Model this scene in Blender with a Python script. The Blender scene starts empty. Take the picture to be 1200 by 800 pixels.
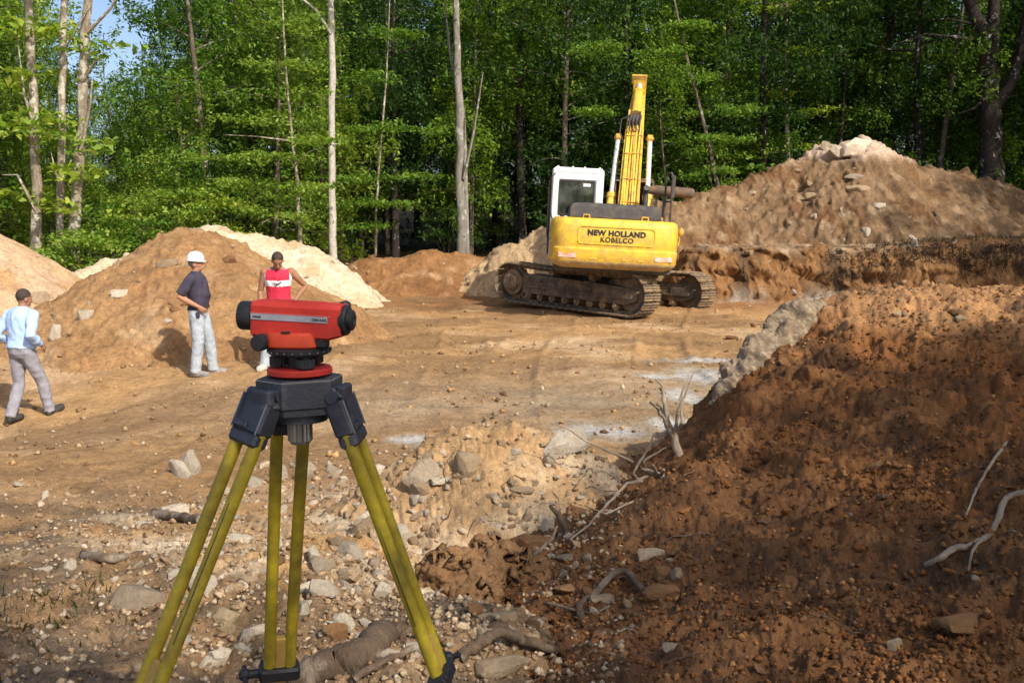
import bpy, bmesh, math, random
import numpy as np
from mathutils import Vector, Matrix, Euler
R = math.radians
sc = bpy.context.scene
col = sc.collection
rng = np.random.default_rng(7)
random.seed(7)

# ------------------------------------------------------------------ camera, sky, sun, exposure
CAM_Z, PITCH, FPX = 2.2, R(7.2), 1166.67
cam_d = bpy.data.cameras.new('camera'); cam = bpy.data.objects.new('camera', cam_d); col.objects.link(cam)
cam.location = (0, 0, CAM_Z); cam.rotation_euler = (R(90) - PITCH, 0, 0)
cam_d.lens = 35; cam_d.sensor_width = 36; cam_d.clip_start = .05; cam_d.clip_end = 2000
sc.camera = cam
SUN_EL, SUN_AZ = R(40), R(143)          # azimuth clockwise from +Y: behind the camera, to the right
world = bpy.data.worlds.new('World'); sc.world = world; world.use_nodes = True
wn = world.node_tree.nodes; wl = world.node_tree.links
bg = wn['Background']; sky = wn.new('ShaderNodeTexSky'); sky.sky_type = 'NISHITA'; sky.sun_disc = False
sky.sun_elevation = SUN_EL; sky.sun_rotation = SUN_AZ; sky.air_density = .7; sky.dust_density = 2.6
wl.new(sky.outputs[0], bg.inputs[0]); bg.inputs[1].default_value = .15
sun_dir = Vector((math.sin(SUN_AZ) * math.cos(SUN_EL), math.cos(SUN_AZ) * math.cos(SUN_EL), math.sin(SUN_EL)))
sun_d = bpy.data.lights.new('sun', 'SUN'); sun_d.energy = 3.7; sun_d.angle = R(.8); sun_d.color = (1, .93, .80)
sun = bpy.data.objects.new('sun', sun_d); col.objects.link(sun)
sun.rotation_euler = sun_dir.to_track_quat('Z', 'Y').to_euler()
vs = sc.view_settings; vs.view_transform = 'Standard'; vs.look = 'None'; vs.exposure = 0.46; vs.gamma = 1
sc.cycles.max_bounces = 6; sc.cycles.transparent_max_bounces = 6

# ------------------------------------------------------------------ helpers: measuring
def P(px, py, Y):
    a = (px - 600) / FPX; b = -(py - 400) / FPX
    d = (a, math.cos(PITCH) + b * math.sin(PITCH), -math.sin(PITCH) + b * math.cos(PITCH))
    k = Y / d[1]
    return Vector((d[0] * k, Y, CAM_Z + d[2] * k))

# ------------------------------------------------------------------ helpers: noise
def _hash(ix, iy, seed):
    h = (ix.astype(np.int64) * 374761393 + iy.astype(np.int64) * 668265263 + seed * 974634777) & 0xffffffff
    h = ((h ^ (h >> 13)) * 1274126177) & 0xffffffff
    h = ((h ^ (h >> 15)) * 2246822519) & 0xffffffff
    return (h ^ (h >> 16)) & 0xffffffff
def _u(h): return h / 4294967295.0
def pn(x, y, seed=0):
    x = np.asarray(x, float); y = np.asarray(y, float)
    ix = np.floor(x); iy = np.floor(y); fx = x - ix; fy = y - iy
    ix = ix.astype(np.int64); iy = iy.astype(np.int64)
    u = fx * fx * fx * (fx * (fx * 6 - 15) + 10); v = fy * fy * fy * (fy * (fy * 6 - 15) + 10)
    def g(i, j, dx, dy):
        a = _u(_hash(ix + i, iy + j, seed)) * 6.2831853
        return np.cos(a) * dx + np.sin(a) * dy
    a = g(0, 0, fx, fy); b = g(1, 0, fx - 1, fy); c = g(0, 1, fx, fy - 1); d = g(1, 1, fx - 1, fy - 1)
    return (a + (b - a) * u + (c - a) * v + (a - b - c + d) * u * v) * 1.5
def fbm(x, y, f, octv, seed=0, gain=.5, ridged=False):
    s = 0; amp = 1; t = 0
    for k in range(octv):
        n = pn(x * f, y * f, seed + k * 17)
        if ridged: n = 1 - 2 * np.abs(n)
        s = s + n * amp; t += amp; amp *= gain; f *= 2.03
    return s / t
def lumps(x, y, cell, prob, r0, r1, seed, flat=.6):
    """half-buried clods and stones: height of random domes on a jittered grid"""
    x = np.asarray(x, float); y = np.asarray(y, float)
    ix = np.floor(x / cell).astype(np.int64); iy = np.floor(y / cell).astype(np.int64)
    out = np.zeros_like(x)
    for i in (-1, 0, 1):
        for j in (-1, 0, 1):
            h = _hash(ix + i, iy + j, seed); p = _u(h)
            h2 = _hash(ix + i, iy + j, seed + 91); h3 = _hash(ix + i, iy + j, seed + 57)
            cx = (ix + i + .15 + .7 * _u(h2)) * cell; cy = (iy + j + .15 + .7 * _u(h3)) * cell
            q = (p * 977.13) % 1.0
            r = (r0 + (r1 - r0) * q * q) * cell
            an = q * 6.28; dx = x - cx; dy = y - cy
            ex = dx * np.cos(an) + dy * np.sin(an); ey = (-dx * np.sin(an) + dy * np.cos(an)) * (1 + .7 * ((q * 31) % 1))
            d2 = (ex * ex + ey * ey) / (r * r)
            z = np.where(p < prob, np.sqrt(np.clip(1 - d2, 0, 1)) * r * flat, 0)
            out = np.maximum(out, z)
    return out
def ss(a, b, x):
    t = np.clip((x - a) / (b - a), 0, 1); return t * t * (3 - 2 * t)
def mixc(a, b, t):
    t = np.asarray(t)[..., None]; return np.asarray(a) * (1 - t) + np.asarray(b) * t

# ------------------------------------------------------------------ helpers: objects
def tag(o, label=None, cat=None, group=None, kind=None):
    if label: o['label'] = label
    if cat: o['category'] = cat
    if group: o['group'] = group
    if kind: o['kind'] = kind
    return o
def empty(name, loc=(0, 0, 0), rot=(0, 0, 0)):
    o = bpy.data.objects.new(name, None); col.objects.link(o); o.location = loc; o.rotation_euler = rot; return o
def link_mesh(name, me, parent=None):
    o = bpy.data.objects.new(name, me); col.objects.link(o)
    if parent is not None: o.parent = parent
    return o
def np_mesh(name, verts, faces, mats, smooth=True, tint=None, face_mat=None):
    me = bpy.data.meshes.new(name)
    verts = np.asarray(verts, np.float32); faces = np.asarray(faces, np.int32)
    k = faces.shape[1]
    me.vertices.add(len(verts)); me.vertices.foreach_set('co', verts.ravel())
    me.loops.add(faces.size); me.loops.foreach_set('vertex_index', faces.ravel())
    me.polygons.add(len(faces)); me.polygons.foreach_set('loop_start', np.arange(0, faces.size, k, dtype=np.int32))
    if smooth: me.polygons.foreach_set('use_smooth', np.ones(len(faces), bool))
    if face_mat is not None: me.polygons.foreach_set('material_index', np.asarray(face_mat, np.int32))
    if tint is not None:
        at = me.color_attributes.new('tint', 'FLOAT_COLOR', 'POINT')
        c = np.ones((len(verts), 4), np.float32); c[:, :3] = tint; at.data.foreach_set('color', c.ravel())
    for m in (mats if isinstance(mats, (list, tuple)) else [mats]): me.materials.append(m)
    me.update(calc_edges=True); me.validate(); return me
def copy_tree(o, parent=None):
    c = o.copy(); col.objects.link(c)
    if parent is not None: c.parent = parent
    for ch in list(o.children): copy_tree(ch, c)
    return c
def frame_axes(d):
    d = Vector(d).normalized(); up = Vector((0, 0, 1)) if abs(d.z) < .95 else Vector((0, 1, 0))
    a = d.cross(up).normalized(); b = a.cross(d).normalized(); return a, b
class MB:
    """collects shapes; build() links them as ONE mesh object"""
    def __init__(s, M=None): s.v = []; s.f = []; s.m = []; s.M = M; s.cur = 0
    def add(s, vs_, fs_):
        o = len(s.v)
        for p in vs_:
            p = Vector(p); s.v.append(s.M @ p if s.M is not None else p)
        for f in fs_: s.f.append([i + o for i in f]); s.m.append(s.cur)
    def box(s, c, size, rot=None, ch=0.0):
        hx, hy, hz = [k / 2 for k in size]; c = Vector(c)
        rm = rot if isinstance(rot, Matrix) else (Euler(rot).to_matrix() if rot else Matrix.Identity(3))
        ch = min(ch, hx * .9, hy * .9, hz * .9)
        if ch <= 0:
            pts = [(x * hx, y * hy, z * hz) for x in (-1, 1) for y in (-1, 1) for z in (-1, 1)]
            fs_ = [(0, 1, 3, 2), (4, 6, 7, 5), (0, 4, 5, 1), (2, 3, 7, 6), (0, 2, 6, 4), (1, 5, 7, 3)]
        else:
            pts = []; idx = {}
            for x in (-1, 1):
                for y in (-1, 1):
                    for z in (-1, 1):
                        for ax in range(3):
                            p = [x * (hx - ch), y * (hy - ch), z * (hz - ch)]
                            p[ax] = (x * hx, y * hy, z * hz)[ax]
                            idx[(x, y, z, ax)] = len(pts); pts.append(tuple(p))
            fs_ = []
            for ax in range(3):
                o1, o2 = [k for k in range(3) if k != ax]
                for sg in (-1, 1):
                    q = []
                    for (a, b) in ((-1, -1), (1, -1), (1, 1), (-1, 1)):
                        k = [0, 0, 0]; k[ax] = sg; k[o1] = a; k[o2] = b; q.append(idx[(*k, ax)])
                    fs_.append(q if (sg > 0) == (ax != 1) else q[::-1])
            for ax in range(3):
                o1, o2 = [k for k in range(3) if k != ax]
                for a in (-1, 1):
                    for b in (-1, 1):
                        k0 = [0, 0, 0]; k0[o1] = a; k0[o2] = b; k1 = list(k0); k0[ax] = -1; k1[ax] = 1
                        fs_.append((idx[(*k0, o1)], idx[(*k1, o1)], idx[(*k1, o2)], idx[(*k0, o2)]))
            for x in (-1, 1):
                for y in (-1, 1):
                    for z in (-1, 1): fs_.append(tuple(idx[(x, y, z, a)] for a in range(3)))
        s.add([c + rm @ Vector(p) for p in pts], fs_)
        return s
    def tube(s, pts, r, n=8, caps=True, flat=None):
        pts = [Vector(p) for p in pts]; k = len(pts)
        rs = r if isinstance(r, (list, tuple)) else [r] * k
        vs_ = []; a = None
        for i in range(k):
            d = (pts[min(i + 1, k - 1)] - pts[max(i - 1, 0)])
            if d.length < 1e-9: d = Vector((0, 0, 1))
            d.normalize()
            if a is None: a, b = frame_axes(d)
            else:
                a = (a - d * a.dot(d)); a = a.normalized() if a.length > 1e-6 else frame_axes(d)[0]
                b = a.cross(d).normalized()
            for j in range(n):
                t = 2 * math.pi * (j + .5) / n
                vs_.append(pts[i] + (a * math.cos(t) + b * math.sin(t) * (flat or 1)) * rs[i])
        fs_ = [(i * n + j, i * n + (j + 1) % n, (i + 1) * n + (j + 1) % n, (i + 1) * n + j) for i in range(k - 1) for j in range(n)]
        if caps: fs_ += [tuple(range(n))[::-1], tuple(range((k - 1) * n, k * n))]
        s.add(vs_, fs_); return s
    def cyl(s, p0, p1, r0, r1=None, n=16, bev=0):
        r1 = r0 if r1 is None else r1; p0 = Vector(p0); p1 = Vector(p1)
        if bev:
            d = (p1 - p0).normalized()
            return s.tube([p0, p0 + d * bev, p1 - d * bev, p1], [r0 - bev, r0, r1, r1 - bev], n)
        return s.tube([p0, p1], [r0, r1], n)
    def lathe(s, prof, n=24, axis=None, org=(0, 0, 0)):
        A = Matrix.Identity(3) if axis is None else Vector(axis).normalized().to_track_quat('Z', 'Y').to_matrix()
        org = Vector(org); k = len(prof)
        vs_ = [org + A @ Vector((r * math.cos(2 * math.pi * j / n), r * math.sin(2 * math.pi * j / n), z)) for (r, z) in prof for j in range(n)]
        fs_ = [(i * n + j, i * n + (j + 1) % n, (i + 1) * n + (j + 1) % n, (i + 1) * n + j) for i in range(k - 1) for j in range(n)]
        fs_ += [tuple(range(n))[::-1], tuple(range((k - 1) * n, k * n))]
        s.add(vs_, fs_); return s
    def loft(s, rings, closed=True):
        n = len(rings[0]); vs_ = [p for r in rings for p in r]; k = len(rings)
        fs_ = [(i * n + j, i * n + (j + 1) % n, (i + 1) * n + (j + 1) % n, (i + 1) * n + j) for i in range(k - 1) for j in range(n)]
        if closed: fs_ += [tuple(range(n))[::-1], tuple(range((k - 1) * n, k * n))]
        s.add(vs_, fs_); return s
    def prism(s, poly, axis, d0, d1):
        """poly of 2D points extruded along axis 0/1/2"""
        def mk(p, d):
            q = [p[0], p[1]]; q.insert(axis, d); return tuple(q)
        n = len(poly); s.add([mk(p, d0) for p in poly] + [mk(p, d1) for p in poly],
            [tuple(range(n))[::-1], tuple(range(n, 2 * n))] + [(i, (i + 1) % n, n + (i + 1) % n, n + i) for i in range(n)])
        return s
    def ell(s, c, r, n=14, m=9, rot=None):
        rm = Euler(rot).to_matrix() if rot else Matrix.Identity(3); c = Vector(c)
        vs_ = [c + rm @ Vector((0, 0, -r[2]))]
        for i in range(1, m):
            t = -math.pi / 2 + math.pi * i / m
            for j in range(n):
                u = 2 * math.pi * j / n
                vs_.append(c + rm @ Vector((r[0] * math.cos(t) * math.cos(u), r[1] * math.cos(t) * math.sin(u), r[2] * math.sin(t))))
        vs_.append(c + rm @ Vector((0, 0, r[2]))); L = len(vs_) - 1
        fs_ = [(0, 1 + (j + 1) % n, 1 + j) for j in range(n)]
        fs_ += [(1 + i * n + j, 1 + i * n + (j + 1) % n, 1 + (i + 1) * n + (j + 1) % n, 1 + (i + 1) * n + j) for i in range(m - 2) for j in range(n)]
        fs_ += [(1 + (m - 2) * n + j, 1 + (m - 2) * n + (j + 1) % n, L) for j in range(n)]
        s.add(vs_, fs_); return s
    def mesh(s, name, mats, smooth=32):
        me = bpy.data.meshes.new(name); me.from_pydata([tuple(p) for p in s.v], [], s.f)
        for m in (mats if isinstance(mats, (list, tuple)) else [mats]): me.materials.append(m)
        me.polygons.foreach_set('material_index', s.m)
        bm = bmesh.new(); bm.from_mesh(me); bmesh.ops.recalc_face_normals(bm, faces=bm.faces); bm.to_mesh(me); bm.free()
        if smooth:
            me.polygons.foreach_set('use_smooth', [True] * len(me.polygons)); me.set_sharp_from_angle(angle=R(smooth))
        me.update(); return me
    def build(s, name, mats, parent=None, smooth=32): return link_mesh(name, s.mesh(name, mats, smooth), parent)

# ------------------------------------------------------------------ materials
class NT:
    def __init__(s, name):
        s.m = bpy.data.materials.new(name); s.m.use_nodes = True; s.t = s.m.node_tree; s.n = s.t.nodes
        s.b = s.n['Principled BSDF']; s.out = s.n['Material Output']
    def new(s, ty, **kw):
        x = s.n.new(ty)
        for k, v in kw.items(): setattr(x, k, v)
        return x
    def L(s, a, b): s.t.links.new(a, b)
    def coord(s, which='Object'): return s.new('ShaderNodeTexCoord').outputs[which]
    def noise(s, vec, scale, detail=5, rough=.6, dist=0):
        n = s.new('ShaderNodeTexNoise'); n.inputs['Scale'].default_value = scale; n.inputs['Detail'].default_value = detail
        n.inputs['Roughness'].default_value = rough; n.inputs['Distortion'].default_value = dist; s.L(vec, n.inputs['Vector']); return n.outputs[0]
    def ramp(s, f, stops):
        r = s.new('ShaderNodeValToRGB'); e = r.color_ramp.elements
        while len(e) < len(stops): e.new(.5)
        for k, (p, c) in zip(e, stops): k.position = p; k.color = (*c, 1) if len(c) == 3 else c
        s.L(f, r.inputs[0]); return r.outputs[0]
    def mix(s, a, b, f, mode='MIX'):
        x = s.new('ShaderNodeMix', data_type='RGBA', blend_type=mode); x.clamp_factor = True
        for v, i in ((f, 0), (a, 6), (b, 7)):
            if hasattr(v, 'is_linked') or hasattr(v, 'node'): s.L(v, x.inputs[i])
            else: x.inputs[i].default_value = v if i == 0 else (*v, 1)
        return x.outputs[2]
    def bump(s, h, strength, dist, prev=None):
        b = s.new('ShaderNodeBump'); b.inputs['Strength'].default_value = strength; b.inputs['Distance'].default_value = dist
        s.L(h, b.inputs['Height'])
        if prev is not None: s.L(prev, b.inputs['Normal'])
        return b.outputs[0]
def stained(name, base, dirt, rough=.5, metal=0, scale=6, amount=(.45, .7), bump=.0, bscale=60, spec=.5, fine=None):
    t = NT(name); v = t.coord()
    n1 = t.noise(v, scale, 7, .65); f = t.ramp(n1, [(amount[0], (0, 0, 0)), (amount[1], (1, 1, 1))])
    c = t.mix(base, dirt, f)
    if fine:
        n2 = t.noise(v, fine, 4, .7); c = t.mix(c, t.ramp(n2, [(.3, (.72,) * 3), (.7, (1.2,) * 3)]), 1.0, 'MULTIPLY')
    t.L(c, t.b.inputs['Base Color'])
    r = t.ramp(n1, [(.3, (rough,) * 3), (.75, (min(1, rough + .3),) * 3)]); t.L(r, t.b.inputs['Roughness'])
    t.b.inputs['Metallic'].default_value = metal; t.b.inputs['Specular IOR Level'].default_value = spec
    if bump: t.L(t.bump(t.noise(v, bscale, 5, .6), bump, .01), t.b.inputs['Normal'])
    return t.m
def soil_mat(name, fine=1.0, pebble=.0):
    t = NT(name); v = t.coord('Object'); at = t.new('ShaderNodeAttribute'); at.attribute_name = 'tint'
    n1 = t.noise(v, 2.2, 8, .7); n2 = t.noise(v, 26 * fine, 6, .75); n3 = t.noise(v, 120 * fine, 3, .7)
    c = t.mix(at.outputs[0], t.ramp(n1, [(.3, (.72, .70, .68)), (.7, (1.22, 1.2, 1.18))]), 1.0, 'MULTIPLY')
    c = t.mix(c, t.ramp(n2, [(.3, (.62, .60, .58)), (.52, (1, 1, 1)), (.75, (1.32, 1.32, 1.32))]), 1.0, 'MULTIPLY')
    c = t.mix(c, t.ramp(n3, [(.3, (.7,) * 3), (.7, (1.28,) * 3)]), 1.0, 'MULTIPLY')
    t.L(c, t.b.inputs['Base Color']); t.b.inputs['Roughness'].default_value = .95; t.b.inputs['Specular IOR Level'].default_value = .15
    b = t.bump(n2, .55, .03 / fine); b = t.bump(n3, .6, .008 / fine, b); t.L(b, t.b.inputs['Normal'])
    return t.m
def rock_mat(name, a, b, c):
    t = NT(name); v = t.coord('Object'); oi = t.new('ShaderNodeObjectInfo')
    n1 = t.noise(v, 3.5, 8, .7); n2 = t.noise(v, 22, 5, .7)
    x = t.mix(a, b, t.ramp(n1, [(.35, (0,) * 3), (.65, (1,) * 3)]))
    x = t.mix(x, c, t.ramp(n2, [(.5, (0,) * 3), (.72, (.8,) * 3)]))
    x = t.mix(x, t.ramp(oi.outputs['Random'], [(0, (.74, .70, .64)), (.5, (.97, .95, .92)), (1, (1.2, 1.18, 1.12))]), 1.0, 'MULTIPLY')
    t.L(x, t.b.inputs['Base Color']); t.b.inputs['Roughness'].default_value = .9; t.b.inputs['Specular IOR Level'].default_value = .2
    bb = t.bump(n1, .5, .1); t.L(t.bump(n2, .5, .03, bb), t.b.inputs['Normal']); return t.m
def bark_mat(name, a, b, patch=None, pthr=(.55, .62), zs=.25):
    t = NT(name); mp = t.new('ShaderNodeMapping'); t.L(t.coord('Object'), mp.inputs[0]); mp.inputs['Scale'].default_value = (1, 1, zs)
    n1 = t.noise(mp.outputs[0], 9, 7, .7); n2 = t.noise(mp.outputs[0], 30, 4, .7)
    x = t.mix(a, b, t.ramp(n1, [(.35, (0,) * 3), (.65, (1,) * 3)]))
    if patch:
        mp2 = t.new('ShaderNodeMapping'); t.L(t.coord('Object'), mp2.inputs[0]); mp2.inputs['Scale'].default_value = (1, 1, .8)
        x = t.mix(x, patch, t.ramp(t.noise(mp2.outputs[0], 5, 6, .65), [(pthr[0], (0,) * 3), (pthr[1], (1,) * 3)]))
    t.L(x, t.b.inputs['Base Color']); t.b.inputs['Roughness'].default_value = .9; t.b.inputs['Specular IOR Level'].default_value = .2
    t.L(t.bump(n2, .6, .03, t.bump(n1, .6, .08)), t.b.inputs['Normal']); return t.m
def leaf_mat(name, a, b, c, trans=.45):
    t = NT(name); g = t.new('ShaderNodeNewGeometry'); oi = t.new('ShaderNodeObjectInfo')
    x = t.ramp(g.outputs['Random Per Island'], [(0, a), (.55, b), (1, c)])
    x = t.mix(x, t.ramp(oi.outputs['Random'], [(0, (.72, .80, .8)), (.5, (1, 1, 1)), (1, (1.22, 1.12, .9))]), 1.0, 'MULTIPLY')
    t.L(x, t.b.inputs['Base Color']); t.b.inputs['Roughness'].default_value = .55; t.b.inputs['Specular IOR Level'].default_value = .3
    tr = t.new('ShaderNodeBsdfTranslucent'); mx = t.new('ShaderNodeMixShader'); mx.inputs[0].default_value = trans
    t.L(t.mix(x, (1.25, 1.3, .7), 1.0, 'MULTIPLY'), tr.inputs[0]); t.L(t.b.outputs[0], mx.inputs[1]); t.L(tr.outputs[0], mx.inputs[2]); t.L(mx.outputs[0], t.out.inputs[0])
    return t.m
def plain(name, c, rough=.5, metal=0, spec=.5, trans=0):
    t = NT(name); v = t.coord()
    x = t.mix(c, tuple(k * .7 for k in c), t.ramp(t.noise(v, 14, 5, .6), [(.42, (0,) * 3), (.75, (1,) * 3)]))
    t.L(x, t.b.inputs['Base Color']); t.b.inputs['Roughness'].default_value = rough; t.b.inputs['Metallic'].default_value = metal
    t.b.inputs['Specular IOR Level'].default_value = spec
    if trans: t.b.inputs['Transmission Weight'].default_value = trans
    return t.m
M_soil = soil_mat('soil'); M_soilfar = soil_mat('soil_far', .5)
M_rock = rock_mat('rock_tan', (.42, .32, .21), (.32, .22, .13), (.50, .42, .31))
M_rockpale = rock_mat('rock_pale', (.55, .49, .40), (.43, .35, .26), (.62, .58, .52))
M_rockgrey = rock_mat('rock_grey', (.40, .33, .25), (.29, .22, .15), (.48, .42, .35))
M_rockred = rock_mat('rock_red', (.30, .17, .08), (.20, .10, .045), (.36, .23, .12))
# ------------------------------------------------------------------ terrain heights
def tps(pts):
    A = np.array([(p[0], p[1]) for p in pts], float); z = np.array([p[2] for p in pts], float); n = len(A)
    d2 = ((A[:, None] - A[None]) ** 2).sum(-1); K = np.where(d2 > 0, .5 * d2 * np.log(np.maximum(d2, 1e-12)), 0) + np.eye(n) * .02
    Pm = np.c_[np.ones(n), A]; M_ = np.zeros((n + 3, n + 3)); M_[:n, :n] = K; M_[:n, n:] = Pm; M_[n:, :n] = Pm.T
    w = np.linalg.solve(M_, np.r_[z, 0, 0, 0])
    def f(x, y):
        s = w[n] + w[n + 1] * x + w[n + 2] * y
        for i in range(n):
            d = (x - A[i, 0]) ** 2 + (y - A[i, 1]) ** 2
            s = s + w[i] * .5 * d * np.log(np.maximum(d, 1e-12))
        return s
    return f
SMOOTH = {}
def ridge_pile(line, slope, rnd=.25, slope_fn=None):
    L = [(p[0], p[1], p[2]) for p in line]
    def f(x, y):
        best = np.full(np.shape(x), -99.)
        segs = list(zip(L[:-1], L[1:])) if len(L) > 1 else [(L[0], L[0])]
        for a, b in segs:
            dx, dy = b[0] - a[0], b[1] - a[1]; l2 = dx * dx + dy * dy + 1e-9
            t = np.clip(((x - a[0]) * dx + (y - a[1]) * dy) / l2, 0, 1)
            d = np.hypot(x - a[0] - t * dx, y - a[1] - t * dy)
            z = a[2] + (b[2] - a[2]) * t - slope * (np.sqrt(d * d + rnd * rnd) - rnd)
            k = .12; m = np.maximum(best, z); best = m + k * np.log(np.exp((best - m) / k) + np.exp((z - m) / k))
        return best
    return f
def g_base(x, y):
    z = .5 * (1 - ss(3.4, 8.2, y - .12 * x))
    z = z - .45 * np.exp(-(((x + 6.6) / 3.0) ** 2 + ((y - 11.9) / 2.2) ** 2))
    z = z + .75 * ss(31.5, 37, y) + .0 * x
    r = np.hypot(x, y); z = z + 5.5 * ss(48, 130, r) * ss(-.35, .1, y / (r + 1e-6))
    return z
def g_mask(x, y): return ss(34, 31, y)
def h_ground(x, y):
    x = np.asarray(x, float); y = np.asarray(y, float); z = g_base(x, y)
    k = (y < 11) & (y > 1.2) & (x > -1.4) & (x < 8)
    if k.any(): z[k] -= .4 * ss(-.16, .08, hb_tps(x[k], y[k]) + .05 - z[k]) * ss(3, 1.6, -x[k])
    near = ss(10, 6, y); far = 1 - near; m = g_mask(x, y)
    for (xc, sl, cv, ph) in ((1.9, .20, .012, .0), (-2.2, -.10, -.010, 1.3)):      # prints of crawler tracks
        c = xc + sl * (y - 20) + cv * (y - 20) ** 2; u = np.abs(x - c) - 1.17
        w = ss(.40, .24, np.abs(u)) * ss(7.5, 9.5, y) * ss(27, 23, y) * ss(-.25, .25, fbm(x, y, .45, 2, 77))
        z = z - w * (.022 + .020 * np.sin(y * 6.2832 / .42 + ph)) + .03 * ss(.12, .0, np.abs(np.abs(u) - .42)) * ss(7.5, 9.5, y) * ss(27, 23, y) * ss(-.1, .3, fbm(x, y, .45, 2, 77))
    z = z + .10 * fbm(x, y, .35, 4, 3) + m * (.05 * fbm(x, y, 1.3, 4, 9) + far * .028 * fbm(x * .8, y * 1.5, 3.0, 4, 5, .6, True) * (.4 + ss(-.2, .5, fbm(x, y, .25, 2, 71))))
    tr = np.sin((x * .62 + y * .78 - .02 * (x - 2) ** 2) * 7.0)      # faint wheel and track marks across the floor
    z = z + m * far * ss(13, 16, y) * ss(30, 26, y) * .03 * np.clip(tr, -.3, 1) * ss(-.1, .3, fbm(x, y, .3, 2, 33))
    z = z + near * (.085 * fbm(x, y, 2.2, 5, 21, .6, True) + lumps(x, y, .16, .5, .15, .42, 5) * .8 + lumps(x, y, .07, .6, .2, .45, 6) * .8)
    z = z + m * far * (lumps(x, y, .5, .16, .06, .28, 7) * .7 + lumps(x, y, .17, .3, .12, .4, 8) * .7)
    return z
hb_tps = tps([tuple(P(*q)) for q in (
    (985, 343, 8.0), (1080, 340, 7.8), (1200, 342, 7.5), (1400, 345, 7.2),
    (960, 366, 8.0), (920, 408, 7.9), (870, 448, 7.6), (830, 488, 7.3), (780, 535, 7.0), (720, 568, 6.7), (650, 600, 6.1), (580, 648, 5.5), (520, 705, 4.85),
    (1000, 450, 6.5), (1200, 450, 6.1), (900, 550, 5.7), (1100, 600, 4.7), (800, 650, 4.9), (1000, 750, 3.6), (1200, 700, 3.7), (650, 780, 3.78), (560, 800, 3.9), (470, 800, 4.0), (1200, 800, 3.1), (900, 900, 2.9), (1500, 500, 5.2), (1500, 800, 3.0))]
    + [(3.2, 9.3, 1.38), (5, 9.5, 1.32), (7.5, 8.8, 1.3), (3.2, 11.2, .1), (5.2, 11.6, .2), (8, 11.5, .2), (1.5, 9.6, -.2), (9, 4, 1.2),
       (-1.2, 5.5, .0), (-.1, 8, -.5), (-1.2, 4, .3), (.7, 9.4, -.6), (-1, 2.5, .4), (1.2, 1.5, .7), (3, 1.5, .8), (0, 3.3, .47)])
def s_mound(x, y):
    z = hb_tps(x, y) - .05; return 1.50 - .07 * np.log1p(np.exp(np.clip((1.50 - z) / .07, -30, 30)))
def h_mound(x, y):
    z = s_mound(x, y)
    w = ss(.25, .8, z)
    run = fbm(x * 1.0 + y * .55, y * .25 - x * .3, 2.4, 4, 41, .55, True)
    z = z + .16 * fbm(x, y, .9, 3, 12) * w * ss(1.5, 1.2, z) + .09 * run * w + .11 * fbm(x, y, 2.6, 5, 14, .62) + .035 * fbm(x, y, 8, 4, 19, .6, True)
    bumpy = .35 + ss(-.1, .5, fbm(x, y, .8, 3, 61))
    z = z + bumpy * lumps(x, y, .42, .45, .12, .40, 15) * 1.0 + bumpy * lumps(x, y, .15, .6, .15, .46, 16) * 1.15
    z = z + lumps(x, y, .05, .6, .2, .48, 17) * .9 + lumps(x, y, .022, .55, .25, .48, 18) * .8
    return z
hp_line = [tuple(P(*q)) for q in ((478, 548, 6.5), (530, 512, 6.55), (590, 502, 6.6), (640, 512, 6.6), (680, 538, 6.5))]
_heap = ridge_pile(hp_line, .78, .12)
def h_heap(x, y):
    z = _heap(x, y) - .08
    z = z + .06 * fbm(x, y, 2.1, 4, 23) + .05 * fbm(x, y, 6, 4, 25, .6, True)
    return z + lumps(x, y, .2, .4, .12, .42, 26) * .8 + lumps(x, y, .08, .5, .2, .45, 27) * .8 + lumps(x, y, .035, .55, .25, .48, 28) * .8
def gen_pile(line, slope, seed, rough=1.0, rnd=.3):
    f0 = ridge_pile([tuple(p) for p in line], slope, rnd); SMOOTH[seed] = f0
    def f(x, y):
        z = f0(x, y)
        z = z + rough * (.22 * fbm(x, y, .55, 3, seed) + .10 * fbm(x, y, 1.7, 4, seed + 1, .55, True) + .05 * fbm(x, y, 5, 4, seed + 2, .6))
        z = z + max(0, rough - 1) * (.12 * fbm(x, y, 1.1, 5, seed + 7, .6, True) - .10 * np.abs(fbm(x, y, .9, 3, seed + 9)))
        return z + rough * (lumps(x, y, .8, .25, .08, .3, seed + 3) * .8 + lumps(x, y, .3, .4, .12, .42, seed + 4) * .8 + lumps(x, y, .12, .45, .2, .45, seed + 5) * .8)
    return f
h_left = gen_pile([P(-330, 215, 19.5), P(-120, 232, 20), P(-55, 255, 20)], .66, 101, .45)
h_brown = gen_pile([P(222, 276, 18.3), P(232, 277, 18.3)], .66, 121, 1.05, .6)
h_pale = gen_pile([P(75, 336, 22), P(130, 313, 23), P(190, 287, 24), P(240, 272, 24.5), P(300, 278, 25), P(350, 296, 25), P(396, 322, 25.5)], .72, 141, 1.35, .2)
h_berm = gen_pile([P(395, 325, 29), P(440, 308, 29.5), P(500, 298, 30), P(565, 304, 30.4)], .45, 161, 1.0)
h_big0 = gen_pile([P(556, 322, 28.6), P(600, 294, 29), P(640, 270, 29.4), P(720, 246, 30), P(790, 240, 30), P(850, 226, 30.4), P(930, 194, 31), P(962, 182, 31), P(1010, 166, 31), P(1050, 192, 31), P(1130, 212, 31.4), P(1250, 228, 31.4), P(1420, 238, 31.4)], .84, 181, 1.6)
def bank_front(x): return 25.9 + .55 * fbm(x, x * 0 + 3.3, .35, 3, 204) + .35 * np.sin(x * .5) - .06 * np.clip(x - 8, 0, 20)
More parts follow.
